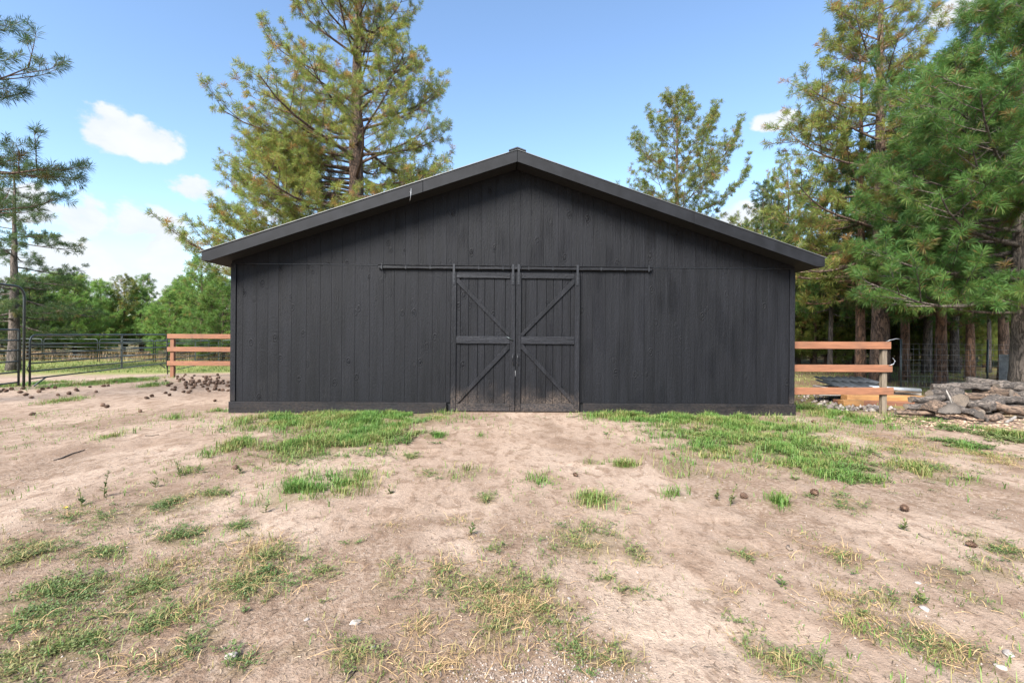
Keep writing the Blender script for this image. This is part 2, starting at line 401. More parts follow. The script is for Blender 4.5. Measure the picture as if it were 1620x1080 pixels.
M['cone'] = mat_plain('pine_cone_brown', (.11, .062, .038), .8, 0, 40, .5, .3)
M['stick'] = mat_plain('grey_stick', (.14, .105, .08), .9, 0, 30, .4, .5)
M['amber'] = mat_wood('amber_timber', (.36, .185, .065), (.24, .115, .04), 'X')
M['redt'] = mat_wood('red_brown_timber', (.20, .085, .045), (.12, .05, .03), 'X')
M['grey_timber'] = mat_wood('grey_timber', (.28, .25, .22), (.17, .15, .13), 'X')
M['tarp'] = mat_plain('black_sheet', (.025, .028, .032), .45, 0, 6, .4, .3, .01)

# ground
def mat_ground():
    m, nt, out = new_mat('dirt_ground')
    tc = N(nt, 'ShaderNodeTexCoord'); P = tc.outputs['Object']
    A = lambda n: N(nt, 'ShaderNodeAttribute', attribute_name=n).outputs['Fac']
    nb = N(nt, 'ShaderNodeTexNoise', i_Vector=P, i_Scale=.55, i_Detail=6.0, i_Roughness=.6)
    st = N(nt, 'ShaderNodeTexNoise', i_Vector=N(nt, 'ShaderNodeMapping', i_Vector=P, i_Scale=(2.0, .8, 1)).outputs[0], i_Scale=1.2, i_Detail=6.0, i_Roughness=.62, i_Distortion=.6)
    fn = N(nt, 'ShaderNodeTexNoise', i_Vector=P, i_Scale=26.0, i_Detail=6.0, i_Roughness=.7)
    gr = N(nt, 'ShaderNodeTexNoise', i_Vector=P, i_Scale=170.0, i_Detail=3.0, i_Roughness=.7)
    vo = N(nt, 'ShaderNodeTexVoronoi', i_Vector=P, i_Scale=70.0)
    c = MIXC(nt, MAPR(nt, nb.outputs[0], .38, .62), (0.251, 0.181, 0.134), (0.311, 0.234, 0.178))
    c = MIXC(nt, MAPR(nt, st.outputs[0], .50, .70, 0, .55), c, (0.181, 0.119, 0.080))
    c = MIXC(nt, MAPR(nt, st.outputs[0], .42, .28, 0, .7), c, (0.349, 0.268, 0.207))
    md = N(nt, 'ShaderNodeTexNoise', i_Vector=N(nt, 'ShaderNodeMapping', i_Vector=P, i_Scale=(1.3, .8, 1)).outputs[0], i_Scale=5.5, i_Detail=7.0, i_Roughness=.66, i_Distortion=.4)
    c = MIXC(nt, MAPR(nt, md.outputs[0], .48, .64, 0, .75), c, (0.153, 0.100, 0.068))
    c = MIXC(nt, MAPR(nt, md.outputs[0], .44, .30, 0, .5), c, (0.335, 0.255, 0.200))
    spk = N(nt, 'ShaderNodeTexVoronoi', i_Vector=P, i_Scale=34.0)
    c = MIXC(nt, MATH(nt, 'MULTIPLY', MAPR(nt, spk.outputs['Distance'], .22, .10), MAPR(nt, md.outputs[0], .40, .56, .05, .7)), c, (0.093, 0.063, 0.043))
    lit = MATH(nt, 'MULTIPLY', A('litter'), MAPR(nt, fn.outputs[0], .36, .60))
    c = MIXC(nt, MATH(nt, 'MULTIPLY', lit, .8), c, (0.125, 0.080, 0.053))
    c = MIXC(nt, MATH(nt, 'MULTIPLY', A('veg'), MAPR(nt, fn.outputs[0], .3, .6, .35, .85)), c, (0.111, 0.094, 0.043))
    c = MIXC(nt, A('pasture'), c, MIXC(nt, MAPR(nt, fn.outputs[0], .35, .65), (0.121, 0.149, 0.039), (0.204, 0.188, 0.066)))
    c = MIXC(nt, A('duff'), c, MIXC(nt, MAPR(nt, nb.outputs[0], .4, .6), (0.121, 0.080, 0.045), (0.158, 0.139, 0.053)))
    c = MIXC(nt, MAPR(nt, gr.outputs[0], .60, .72, 0, .5), c, (0.103, 0.069, 0.051))
    c = MIXC(nt, MAPR(nt, gr.outputs[0], .38, .28, 0, .5), c, (0.390, 0.314, 0.257))
    f = MAPR(nt, fn.outputs[0], .3, .7, .84, 1.14)
    c = MIXC(nt, 1.0, c, N(nt, 'ShaderNodeCombineColor', i_0=f, i_1=f, i_2=f).outputs[0], 'MULTIPLY')
    h = MATH(nt, 'ADD', MATH(nt, 'ADD', MATH(nt, 'MULTIPLY', fn.outputs[0], 1.0), MATH(nt, 'MULTIPLY', gr.outputs[0], .22)), MATH(nt, 'MULTIPLY', MAPR(nt, vo.outputs['Distance'], .0, .5), -.22))
    h = MATH(nt, 'ADD', h, MATH(nt, 'MULTIPLY', md.outputs[0], 1.6))
    bp = N(nt, 'ShaderNodeBump', i_Height=h, i_Strength=.7, i_Distance=.02)
    b = princ(nt, out, i_Base_Color=c, i_Roughness=.95, i_Normal=bp.outputs[0]); b.inputs['Specular IOR Level'].default_value = .15
    return m
M['ground'] = mat_ground()

# ------------------------------------------------------------------ vegetation layout on the ground (photo pixel, pixel radii, density)
GRASS = [(560, 662, 150, 16, 1.0), (640, 652, 75, 10, 1.3), (500, 700, 75, 20, .9), (590, 690, 60, 20, .8), (450, 662, 60, 9, .6), (465, 775, 50, 22, .7), (545, 765, 55, 22, .6),
         (420, 668, 40, 10, .5), (1000, 660, 75, 8, 1.2), (1110, 664, 110, 10, 1.1), (1190, 672, 90, 14, 1.0), (1110, 690, 90, 14, .5), (1230, 705, 110, 24, .75), (1130, 715, 60, 14, .45),
         (1280, 735, 70, 16, .7), (1335, 752, 36, 10, 1.0), (1285, 648, 45, 7, .9), (1340, 660, 60, 11, .5), (1385, 672, 26, 10, .3), (1606, 692, 22, 20, 1.4), (1525, 708, 26, 7, .6),
         (1440, 742, 50, 8, .35), (1478, 758, 26, 7, .8), (1525, 760, 20, 6, .8), (180, 690, 16, 7, .3), (280, 662, 20, 4, .3), (150, 606, 34, 4, .9), (25, 610, 22, 4, .9), (210, 602, 26, 3, .8),
         (240, 610, 18, 3, .6), (988, 738, 22, 6, .9), (1235, 798, 20, 9, .9), (735, 748, 30, 9, .5), (855, 760, 28, 8, .6), (945, 792, 45, 14, .55), (760, 690, 15, 4, .4), (935, 730, 16, 5, .7),
         (375, 705, 24, 14, .7), (300, 745, 30, 10, .25), (690, 690, 20, 5, .7), (345, 650, 20, 3, .3), (100, 634, 22, 4, .5), (1080, 740, 40, 14, .4), (1070, 785, 24, 8, .4)]
WEED = [(290, 850, 42, 12, 1.2), (165, 875, 50, 12, .7), (60, 865, 60, 14, .5), (25, 885, 40, 12, .8), (100, 935, 80, 22, 1.1), (40, 975, 60, 22, 1.0), (90, 1030, 90, 28, 1.3), (20, 1060, 50, 24, 1.4),
        (235, 928, 26, 14, 1.2), (215, 960, 50, 16, .6), (248, 988, 20, 17, 1.5), (310, 1012, 38, 26, .9), (395, 920, 75, 26, .8), (430, 880, 50, 18, .5), (270, 795, 60, 18, .7), (330, 785, 30, 12, .6),
        (190, 820, 50, 12, .5), (110, 815, 60, 10, .35), (515, 903, 32, 9, .9), (385, 832, 30, 10, .5), (500, 705, 60, 14, 1.0), (615, 915, 18, 26, .5), (770, 930, 85, 30, .8), (700, 920, 40, 20, .5),
        (790, 990, 50, 26, .5), (860, 970, 42, 16, .7), (930, 1040, 46, 22, .7), (985, 1050, 30, 20, .5), (560, 1035, 42, 30, .8), (925, 855, 62, 28, .75), (1012, 880, 26, 12, .7), (1000, 935, 30, 12, .4),
        (960, 915, 14, 8, .7), (770, 790, 12, 8, 1.0), (780, 868, 16, 7, .7), (940, 795, 40, 14, .4), (1250, 1045, 60, 28, .7), (1195, 1030, 30, 26, .5), (1470, 1015, 64, 28, .6), (1400, 945, 36, 14, .5),
        (1500, 905, 40, 14, .5), (1590, 872, 36, 16, .8), (1570, 905, 30, 12, .6), (1335, 797, 40, 10, .6), (1160, 868, 34, 9, .4), (1180, 880, 14, 5, .8), (1330, 890, 16, 8, .6), (1230, 705, 90, 18, .5),
        (1320, 735, 60, 14, .7), (1540, 945, 30, 14, .4), (1460, 740, 60, 10, .6), (385, 1050, 36, 20, .5), (470, 1030, 30, 16, .4), (690, 750, 20, 6, .4), (560, 858, 14, 5, .6), (650, 722, 16, 5, .6)]
DRY = [(265, 895, 40, 14, 1.0), (390, 915, 60, 20, .8), (300, 968, 40, 16, 1.0), (400, 868, 60, 16, .7), (200, 1060, 50, 20, 1.2), (250, 1050, 40, 24, 1.0), (60, 990, 50, 14, .5), (700, 900, 70, 14, .9),
       (660, 992, 34, 16, 1.1), (680, 1055, 90, 24, 1.3), (740, 1035, 70, 26, 1.0), (830, 958, 46, 18, 1.1), (780, 960, 90, 30, .5), (720, 825, 36, 8, .6), (760, 850, 30, 6, .3), (900, 1010, 50, 24, .6),
       (1330, 878, 36, 12, 1.1), (1320, 945, 50, 14, .7), (1350, 990, 50, 18, 1.2), (1420, 985, 44, 18, .8), (1480, 910, 40, 14, .5), (1510, 1030, 70, 24, .7), (1270, 850, 24, 6, .6), (1210, 880, 30, 8, .5),
       (1250, 1055, 50, 16, .7), (1430, 950, 50, 12, .5), (1560, 720, 40, 12, .7), (1590, 735, 30, 10, .6), (530, 1010, 30, 16, .5), (620, 830, 30, 8, .3), (560, 960, 50, 16, .35), (1160, 940, 50, 12, .4),
       (1400, 700, 60, 14, .5), (1300, 700, 60, 10, .3), (870, 925, 20, 8, .6)]
def ell_area(px, py, rx, ry):
    c = ground(px, py); a = np.linalg.norm(ground(px + rx, py)[:2] - c[:2])
    b = .5 * np.linalg.norm(ground(px, py + ry)[:2] - ground(px, max(py - ry, 545))[:2])
    return math.pi * a * b
def mask_field(lst, X, Y, soft=1.0):
    f = np.zeros_like(X)
    for px, py, rx, ry, k in lst:
        c = ground(px, py); a = np.linalg.norm(ground(px + rx, py)[:2] - c[:2]); b = .5 * np.linalg.norm(ground(px, py + ry)[:2] - ground(px, max(py - ry, 545))[:2])
        d = ((X - c[0]) / a) ** 2 + ((Y - c[1]) / b) ** 2
        f = np.maximum(f, np.clip(1.35 - d / soft, 0, 1) * min(1, k))
    return f

def graded(dense0, dense1, step, far0, far1, g=1.09):
    v = list(np.arange(dense0, dense1 + 1e-6, step))
    s = step; x = dense1
    while x < far1: s *= g; x += s; v.append(x)
    s = step; x = dense0; lo = []
    while x > far0: s *= g; x -= s; lo.append(x)
    return np.array(lo[::-1] + v)
gx = graded(-8.5, 8.5, .055, -900, 900); gy = graded(-8.6, .6, .055, -60, 1500)
GX, GY = np.meshgrid(gx, gy, indexing='ij')
GZ = height(GX, GY)
GV = np.stack([GX, GY, GZ], -1).reshape(-1, 3)
nx, ny = GX.shape
ii = (np.arange(nx - 1)[:, None] * ny + np.arange(ny - 1)[None, :]).ravel()
GQ = np.stack([ii, ii + ny, ii + ny + 1, ii + 1], 1)
x_, y_ = GX.ravel(), GY.ravel()
veg = np.maximum(mask_field(GRASS, x_, y_), .75 * mask_field(WEED, x_, y_))
drym = mask_field(DRY, x_, y_, 1.6)
dist = np.hypot(x_ - CAM[0], y_ - CAM[1])
litter = np.clip(sstep(.45, .62, fbm(x_ * .9 + 3, y_ * .45, 4) + .30 * drym + .22 * veg + .10 * sstep(2.0, 3.5, np.abs(x_)) * sstep(-3, -6, y_)), 0, 1) * sstep(16, 10, dist)
past = sstep(20.5, 24, y_ - CAM[1] + 5 * (fbm(x_ * .35, y_ * .35) - .47)) * sstep(-7, -9.5, x_)
duff = sstep(.0, 2.2, y_ + 1.2 * (fbm(x_, y_) - .5) * 2 + .6) * sstep(5.3, 6.6, x_)
duff = np.maximum(duff, sstep(40, 60, dist))
g = mesh_np('ground', GV, GQ, M['ground'], None, {'veg': veg, 'litter': litter, 'pasture': past, 'duff': duff}, smooth=True)
tag(g, kind='structure')

# ------------------------------------------------------------------ barn
HW, ZL, ZP, XE, OV, DEPTH = 5.49, 2.827, 4.905, 5.765, .5, 10.0
SL = (ZP - 2.97) / XE                          # roof pitch about 4 : 12
rooft = lambda x: ZP - SL * abs(x)             # top of fascia
FV = .215                                      # fascia height, measured plumb
soff = lambda x: rooft(x) - FV + .03
barn = empty('barn', (0, 0, 0))
tag(barn, 'wide black board-sided barn with low gable roof and double cross-braced sliding doors', 'barn')
# backing behind the siding, set back; side and rear walls
prism('wall_sheathing', [(-HW + .03, -.2), (HW - .03, -.2), (HW - .03, soff(HW) - .004), (0, soff(0) - .004), (-HW + .03, soff(HW) - .004)], .030, .10, M['dark'], barn, 0)
for s in (-1, 1):
    xs = sorted((s * HW, s * (HW - .12)))
    box('side_wall', xs[0], xs[1], .104, DEPTH, -.2, soff(HW) - .02, M['siding'], barn, 0)
prism('rear_wall', [(-HW, -.2), (HW, -.2), (HW, soff(HW) - .02), (0, soff(0) - .02), (-HW, soff(HW) - .02)], DEPTH + .003, DEPTH + .1, M['siding'], barn, 0)
# siding planks: grooves repeat every four feet, the same above and below the flashing
pat = [.285, .265, .215, .205, .25]
xs = []; x = -HW - .07; i = 0
rr = random.Random(5)
while x < HW:
    w = pat[i % 5]; xs.append((x, x + w)); x += w; i += 1
GAP = .0014
for x0, x1 in xs:
    a, b = max(x0 + GAP, -HW + .095), min(x1 - GAP, HW - .095)
    if b - a > .03:
        for sa, sb in ((a, min(b, -1.262)), (max(a, 1.262), b)) if (a < 1.262 and b > -1.262) else ((a, b),):
            if sb - sa > .02: box('plank', sa, sb, rr.uniform(-.001, .001), .028, .168, ZL - .006, M['siding'], barn, .0012)
    a, b = max(x0 + GAP, -HW), min(x1 - GAP, HW)
    if b - a > .03:
        poly = [(a, ZL + .010), (b, ZL + .010), (b, soff(b) - .006)]
        if a < 0 < b: poly.append((0, soff(0) - .006))
        poly.append((a, soff(a) - .006))
        prism('plank', poly, rr.uniform(-.001, .001), .028, M['siding'], barn, .0012)
        if a < 1.262 and b > -1.262:
            box('plank', max(a, -1.262), min(b, 1.262), .004, .028, 2.70, ZL - .006, M['siding'], barn, .002)
for s in (-1, 1):
    xa = sorted((s * (HW + .012), s * (HW - .088)))
    box('corner_board', xa[0], xa[1], -.022, .10, .171, ZL - .004, M['trim'], barn, .004)
    xb = sorted((s * 1.33, s * (HW + .028)))
    box('base_board', xb[0], xb[1], -.04, .12, -.16, .166, M['base'], barn, .004)
    xf = sorted((s * 2.45, s * (HW + .004)))
box('flashing', -HW - .004, HW + .004, -.010, .026, ZL - .003, ZL + .006, M['blackmetal'], barn, 0)
# roof, fascia, soffit
def rake(s, xa, xb):
    """fascia board along one slope between |x| = xa and xb"""
    top = lambda x: rooft(x); bot = lambda x: rooft(x) - FV
    if xb >= XE:
        return [(s * xa, top(xa)), (s * xb, top(xb)), (s * xb, top(xb) - .165), (s * (xb - .15), bot(xb - .15)), (s * xa, bot(xa))]
    return [(s * xa, top(xa)), (s * xb, top(xb)), (s * xb, bot(xb)), (s * xa, bot(xa))]
prism('fascia', rake(-1, .002, 1.735), -OV, -OV + .04, M['fascia'], barn, .004)
prism('fascia', rake(-1, 1.740, XE), -OV + .003, -OV + .043, M['fascia'], barn, .004)
prism('fascia', rake(1, .002, 3.3), -OV, -OV + .04, M['fascia'], barn, .004)
prism('fascia', rake(1, 3.303, XE), -OV + .001, -OV + .041, M['fascia'], barn, .004)
for s in (-1, 1):
    t = .006
    prism('soffit', [(s * .01, soff(.01)), (s * (XE - .05), soff(XE - .05)), (s * (XE - .05), soff(XE - .05) + .02), (s * .01, soff(.01) + .02)], -OV + .045, DEPTH + .3, M['dark'], barn, 0)
    prism('roof_panel', [(s * .0, ZP + .004), (s * (XE + .03), rooft(XE + .03) + .004), (s * (XE + .03), rooft(XE + .03) + .016), (s * .0, ZP + .016)], -OV - .012, DEPTH + .3, M['roof'], barn, 0)
    xq = sorted((s * (XE - .045), s * XE))
    box('eave_board', xq[0], xq[1], -OV + .05, DEPTH + .3, rooft(XE) - .165, rooft(XE) - .012, M['fascia'], barn, .003)
prism('ridge_cap', [(-.16, rooft(.16) + .027), (0, ZP + .027), (.16, rooft(.16) + .027), (.16, rooft(.16) + .045), (0, ZP + .05), (-.16, rooft(.16) + .045)], -OV - .03, DEPTH + .3, M['blackmetal'], barn, 0)
# dark hanging wire under the rake seam
tube('wire', [(-1.95, -OV - .006, rooft(1.95) - .08), (-1.955, -OV - .012, rooft(1.95) - .2), (-1.97, -OV - .008, rooft(1.95) - .31)], .004, M['galv'], barn, 5)
# sliding doors
DH, DW = 2.70, 1.250
for s in (-1, 1):
    door = empty('door'); door.parent = barn
    yf = -.062; yb = -.028
    lo, hi = .008, DH
    def X(a, b): return sorted((s * a, s * b))
    # planks
    ed = [.012, .20, .415, .60, .735, .91, 1.07, DW - .008]
    for a, b in zip(ed[:-1], ed[1:]):
        q = X(a + .003, b - .003); box('plank', q[0], q[1], -.030 + rr.uniform(-.002, .002), -.008, lo + .01, hi - .01, M['door'], door, .003)
    q = X(.006, .106); box('stile', q[0], q[1], yf, -.034, lo, hi, M['trim'], door, .004)
    q = X(DW - .098, DW); box('stile', q[0], q[1], yf, -.034, lo, hi, M['trim'], door, .004)
    a, b = .110, DW - .102
    q = X(a, b)
    box('rail', q[0], q[1], yf, -.034, hi - .115, hi - .008, M['trimh'], door, .004)
    box('rail', q[0], q[1], yf - .002, -.034, 1.315, 1.46, M['trimh'], door, .004)
    box('rail', q[0], q[1], yf, -.034, lo, lo + .145, M['trimh'], door, .004)
    w = .062
    zt, zb = hi - .120, 1.465
    dz = w * 1.42
    prism('brace', [(s * (b - .002), zt), (s * (b - .002), zt - dz), (s * (a + .002 + .03), zb), (s * (a + .002), zb), (s * (a + .002), zb + dz - .03), (s * (b - .04), zt)], yf + .003, -.034, M['trim'], door, .003)
    zt, zb = 1.310, lo + .15
    prism('brace', [(s * (a + .002), zt), (s * (a + .002), zt - dz), (s * (b - .04), zb), (s * (b - .002), zb), (s * (b - .002), zb + dz - .03), (s * (a + .035), zt)], yf + .003, -.034, M['trim'], door, .003)
    hx = s * .045
    tube('handle', [(hx, -.062, 1.095), (hx, -.095, 1.09), (hx + s * .004, -.108, 1.04), (hx + s * .004, -.106, .96), (hx, -.092, .915), (hx, -.062, .91)], .010, M['blackmetal'], door, 8)
    for hz in (1.10, .905): box('handle_plate', hx - .018, hx + .018, -.069, -.0625, hz - .022, hz + .022, M['blackmetal'], door, .002)
    for hx2 in (.055, DW - .05):
        q = X(hx2 - .022, hx2 + .022)
        h = box('hanger', q[0], q[1], -.076, -.0645, hi - .24, hi + .155, M['blackmetal'], door, .002)
        for bz in (.05, .13, .20):
            bm = bmesh.new(); bmesh.ops.create_cone(bm, segments=8, radius1=.012, radius2=.009, depth=.012, cap_ends=True)
            bmesh.ops.rotate(bm, verts=bm.verts, matrix=Matrix.Rotation(R(90), 3, 'X'))
            bmesh.ops.translate(bm, verts=bm.verts, vec=(s * hx2, -.081, hi - bz)); bm_obj('bolt', bm, M['blackmetal'], h)
tube('latch_bar', [(-.17, -.082, 1.45), (-.05, -.082, 1.385)], .011, M['pipe'], barn, 6)
box('latch_bar', .002 - .004, .006, -.071, -.064, .69, .80, M['wire'], barn, 0)
# door tracks with brackets
for s in (-1, 1):
    q = sorted((s * .10, s * 2.665)) if s < 0 else sorted((.10, 2.66))
    zt = 2.755
    bm = bmesh.new(); bmesh.ops.create_cube(bm, size=1)
    for v in bm.verts: v.co = ((q[0] + q[1]) / 2 + v.co.x * (q[1] - q[0]), -.036 + v.co.y * .046, zt + .033 + v.co.z * .060)
    tr = bm_obj('door_track', bm, M['trimh'], barn, .006)
    box('track_cover', q[0] - .004, q[1] + .004, -.075, -.012, zt + .066, zt + .074, M['trimh'], barn, .002)
    for k in range(6):
        bx = s * (.25 + k * .47)
        box('track_bracket', bx - .010, bx + .010, -.066, -.0605, zt - .006, zt + .066, M['blackmetal'], tr, .001)
    e = s * 2.59
    box('track_stop', e - .010, e + .010, -.075, -.0605, zt - .02, zt + .10, M['blackmetal'], tr, .002)
box('door_track', -.096, .096, -.072, -.012, 2.76, 2.82, M['trimh'], barn, .004)
# the sill under the right baseboard where dirt is splashed
# ------------------------------------------------------------------ timber fences beside the barn
def rail_obj(p0, p1, h, t, mat, parent):
    p0 = np.array(p0); p1 = np.array(p1); L = np.linalg.norm(p1 - p0)
    bm = bmesh.new(); bmesh.ops.create_cube(bm, size=1)
    for v in bm.verts: v.co = (v.co.x * L, v.co.y * t, v.co.z * h)
    o = bm_obj('rail', bm, mat, parent, .006)
    o.location = (p0 + p1) / 2
    d = Vector(p1 - p0); o.rotation_euler = (0, -math.asin(d.z / d.length), math.atan2(d.y, d.x))
    return o
fr = empty('timber_fence', (HW + .3, .22, -.05))
tag(fr, 'orange three-rail timber fence with weathered post beside the log pile', 'fence')
def put(o, root):                              # keep world place while parenting
    o.parent = root; o.matrix_parent_inverse = Matrix.Translation(root.location).inverted(); return o
for k, (za, zb, xe) in enumerate(((1.325, 1.332, 7.59), (.862, .868, 7.62), (.405, .412, 7.65))):
    put(rail_obj((HW + .02, .20, za), (xe, .20, zb), .145, .04, M['rail'], None), fr)
put(box('post', 7.45, 7.545, .224, .32, -.4, 1.29, M['grey_post'], None, .006), fr)
put(tube('wire_loop', [(7.53, .17, .93), (7.61, .15, .96), (7.65, .16, 1.02), (7.635, .2, 1.08)], .005, M['galv'], None, 5), fr)
put(tube('wire_loop', [(7.49, .2, 1.405), (7.55, .17, 1.44), (7.67, .16, 1.47), (7.75, .18, 1.46)], .006, M['galv'], None, 5), fr)
YL = 8.25
fl = empty('timber_fence', (-9, YL, 0))
tag(fl, 'orange three-rail timber fence on bare dirt in front of the pipe panels', 'fence')
for za in (1.34, .87, .36):
    x0 = at(271, 540, YL + 9.38)[0]
    put(rail_obj((x0, YL, za), (-HW - .02, YL, za + .01), .17, .04, M['rail'], None), fl)
for px_ in (279.5,):
    xc = at(px_, 540, YL + 9.45)[0]
    put(box('post', xc - .065, xc + .065, YL + .024, YL + .14, -.5, 1.3, M['railz'], None, .006), fl)
for xc in (-9.4, -7.0):
    put(box('post', xc - .065, xc + .065, YL + .024, YL + .14, -.5, 1.3, M['railz'], None, .006), fl)

# ------------------------------------------------------------------ pipe gates and panels
GA = ground(47, 611.5); GB = ground(264, 592)
gd = (GB - GA); gd[2] = 0; GL = np.linalg.norm(gd[:2]); gd /= GL
def along(P, s, z): p = np.array(P) + gd * s; return (p[0], p[1], z)
BARS = (1.457, 1.18, .917, .656, .424, .22)
def rounded(P, d, L, zb, zt, r=.2):
    """hoop: up one stile, over, down the other"""
    pts = [(0, zb)]
    for k in range(6): a = R(180 - 18 * k); pts.append((r + r * math.cos(a), zt - r + r * math.sin(a)))
    for k in range(6): a = R(90 - 18 * k); pts.append((L - r + r * math.cos(a), zt - r + r * math.sin(a)))
    pts.append((L, zb))
    return [(P[0] + d[0] * s, P[1] + d[1] * s, z) for s, z in pts]
def pipe_gate(name, label, P, d, L, g0, feet=True, brace=.56, n=BARS, r=.2, cat='gate', rp=.027):
    root = empty(name, (P[0], P[1], g0)); tag(root, label, cat)
    fr = put(tube('frame', rounded(P, d, L, g0 + (.0 if feet else .06), g0 + n[0], r), rp, M['pipe'], None, 10), root)
    for z in n[1:]:
        put(tube('rail', [(P[0], P[1], g0 + z), (P[0] + d[0] * L, P[1] + d[1] * L, g0 + z)], rp * .8, M['pipe'], None, 8), root)
    if brace:
        s = L * brace
        o = box('brace', -.045, .045, -.012, .012, n[-1] + .01, n[0] - .02, M['pipe'], None, .002)
        o.rotation_euler = (0, 0, math.atan2(d[1], d[0])); o.location = (P[0] + d[0] * s + d[1] * .03, P[1] + d[1] * s - d[0] * .03, g0); put(o, root)
    if feet:
        for s0, s1 in ((.16, .62), (L - .16, L - .62)):
            put(tube('foot_strut', [(P[0] + d[0] * s0, P[1] + d[1] * s0, g0 + .01), (P[0] + d[0] * s1, P[1] + d[1] * s1, g0 + n[-1])], rp * .8, M['pipe'], None, 8), root)
    return root
mg = pipe_gate('pipe_gate', 'wide six-bar green-grey pipe gate with rounded corners and slanting feet', GA, gd, GL, GA[2])
ch = [along(GA, -.03, .62), along(GA, -.06, .5), along(GA, -.10, .42), along(GA, -.05, .36), along(GA, -.02, .3)]
put(tube('chain', ch, .012, M['blackmetal'], None, 5), mg)
# arched walk-through frame and its small gate
AF = ground(37.5, 612)
fa = empty('arched_gate_frame', tuple(AF)); tag(fa, 'tall arched pipe frame standing beside the six-bar gate', 'gate frame')
Lf = 1.35; P0 = AF - gd * Lf; ht = 2.80
put(tube('arch', rounded(P0, gd, Lf, AF[2] - .02, AF[2] + ht, .3), .032, M['pipe'], None, 10), fa)
PW = AF - gd * (Lf - .09)
wg = pipe_gate('walk_gate', 'narrow pipe gate hung inside the tall arched frame', PW, gd, Lf - .27, AF[2] + .0, False, 0, (1.60, 1.31, 1.03, .73, .44, .155), .03, 'gate')
# panel running back from the gate
def panel(P, Q, label, group, n=(1.5, 1.24, 1.0, .76, .5, .26), posts=(.5,), r=.15, rp=.021):
    P = np.array(P); Q = np.array(Q); d = Q - P; L = np.linalg.norm(d[:2]); d = d / L
    g0 = min(P[2], Q[2])
    o = pipe_gate('corral_panel', label, P, d, L, g0, True if False else False, 0, n, r, 'panel', rp)
    o['group'] = group
    for s in posts:
        p = P + d * L * s
        q = box('brace', -.05, .05, -.014, .014, n[-1] - .03, n[0] - .02, M['pipe'], None, .002)
        q.rotation_euler = (0, 0, math.atan2(d[1], d[0])); q.location = (p[0] + d[1] * .03, p[1] - d[0] * .03, g0); put(q, o)
    return o
PB = GB + gd * .06; PC = ground(349, 576.0)
panel(PB, PC, 'pipe panel with rounded corner behind the orange timber rails', 'pipe panels round the corral', posts=(.42, .93))
pd = PC + np.array([6.2, 1.2, 0.0])
panel(PC + np.array([.08, .02, 0]), pd, 'pipe panel running on behind the barn corner', 'pipe panels round the corral')
xp = [-105, -18, 68, 156, 244, 332]
for a, b in zip(xp[:-1], xp[1:]):
    A_ = at(a + 1.5, 573, 31.0); B_ = at(b - 1.5, 573, 31.0)
    A_[2] = float(height(A_[0], A_[1])) - .02; B_[2] = A_[2]
    panel(A_, B_, 'distant pipe panel at the far side of the corral, before the pines', 'far pipe panels', posts=(), rp=.026)

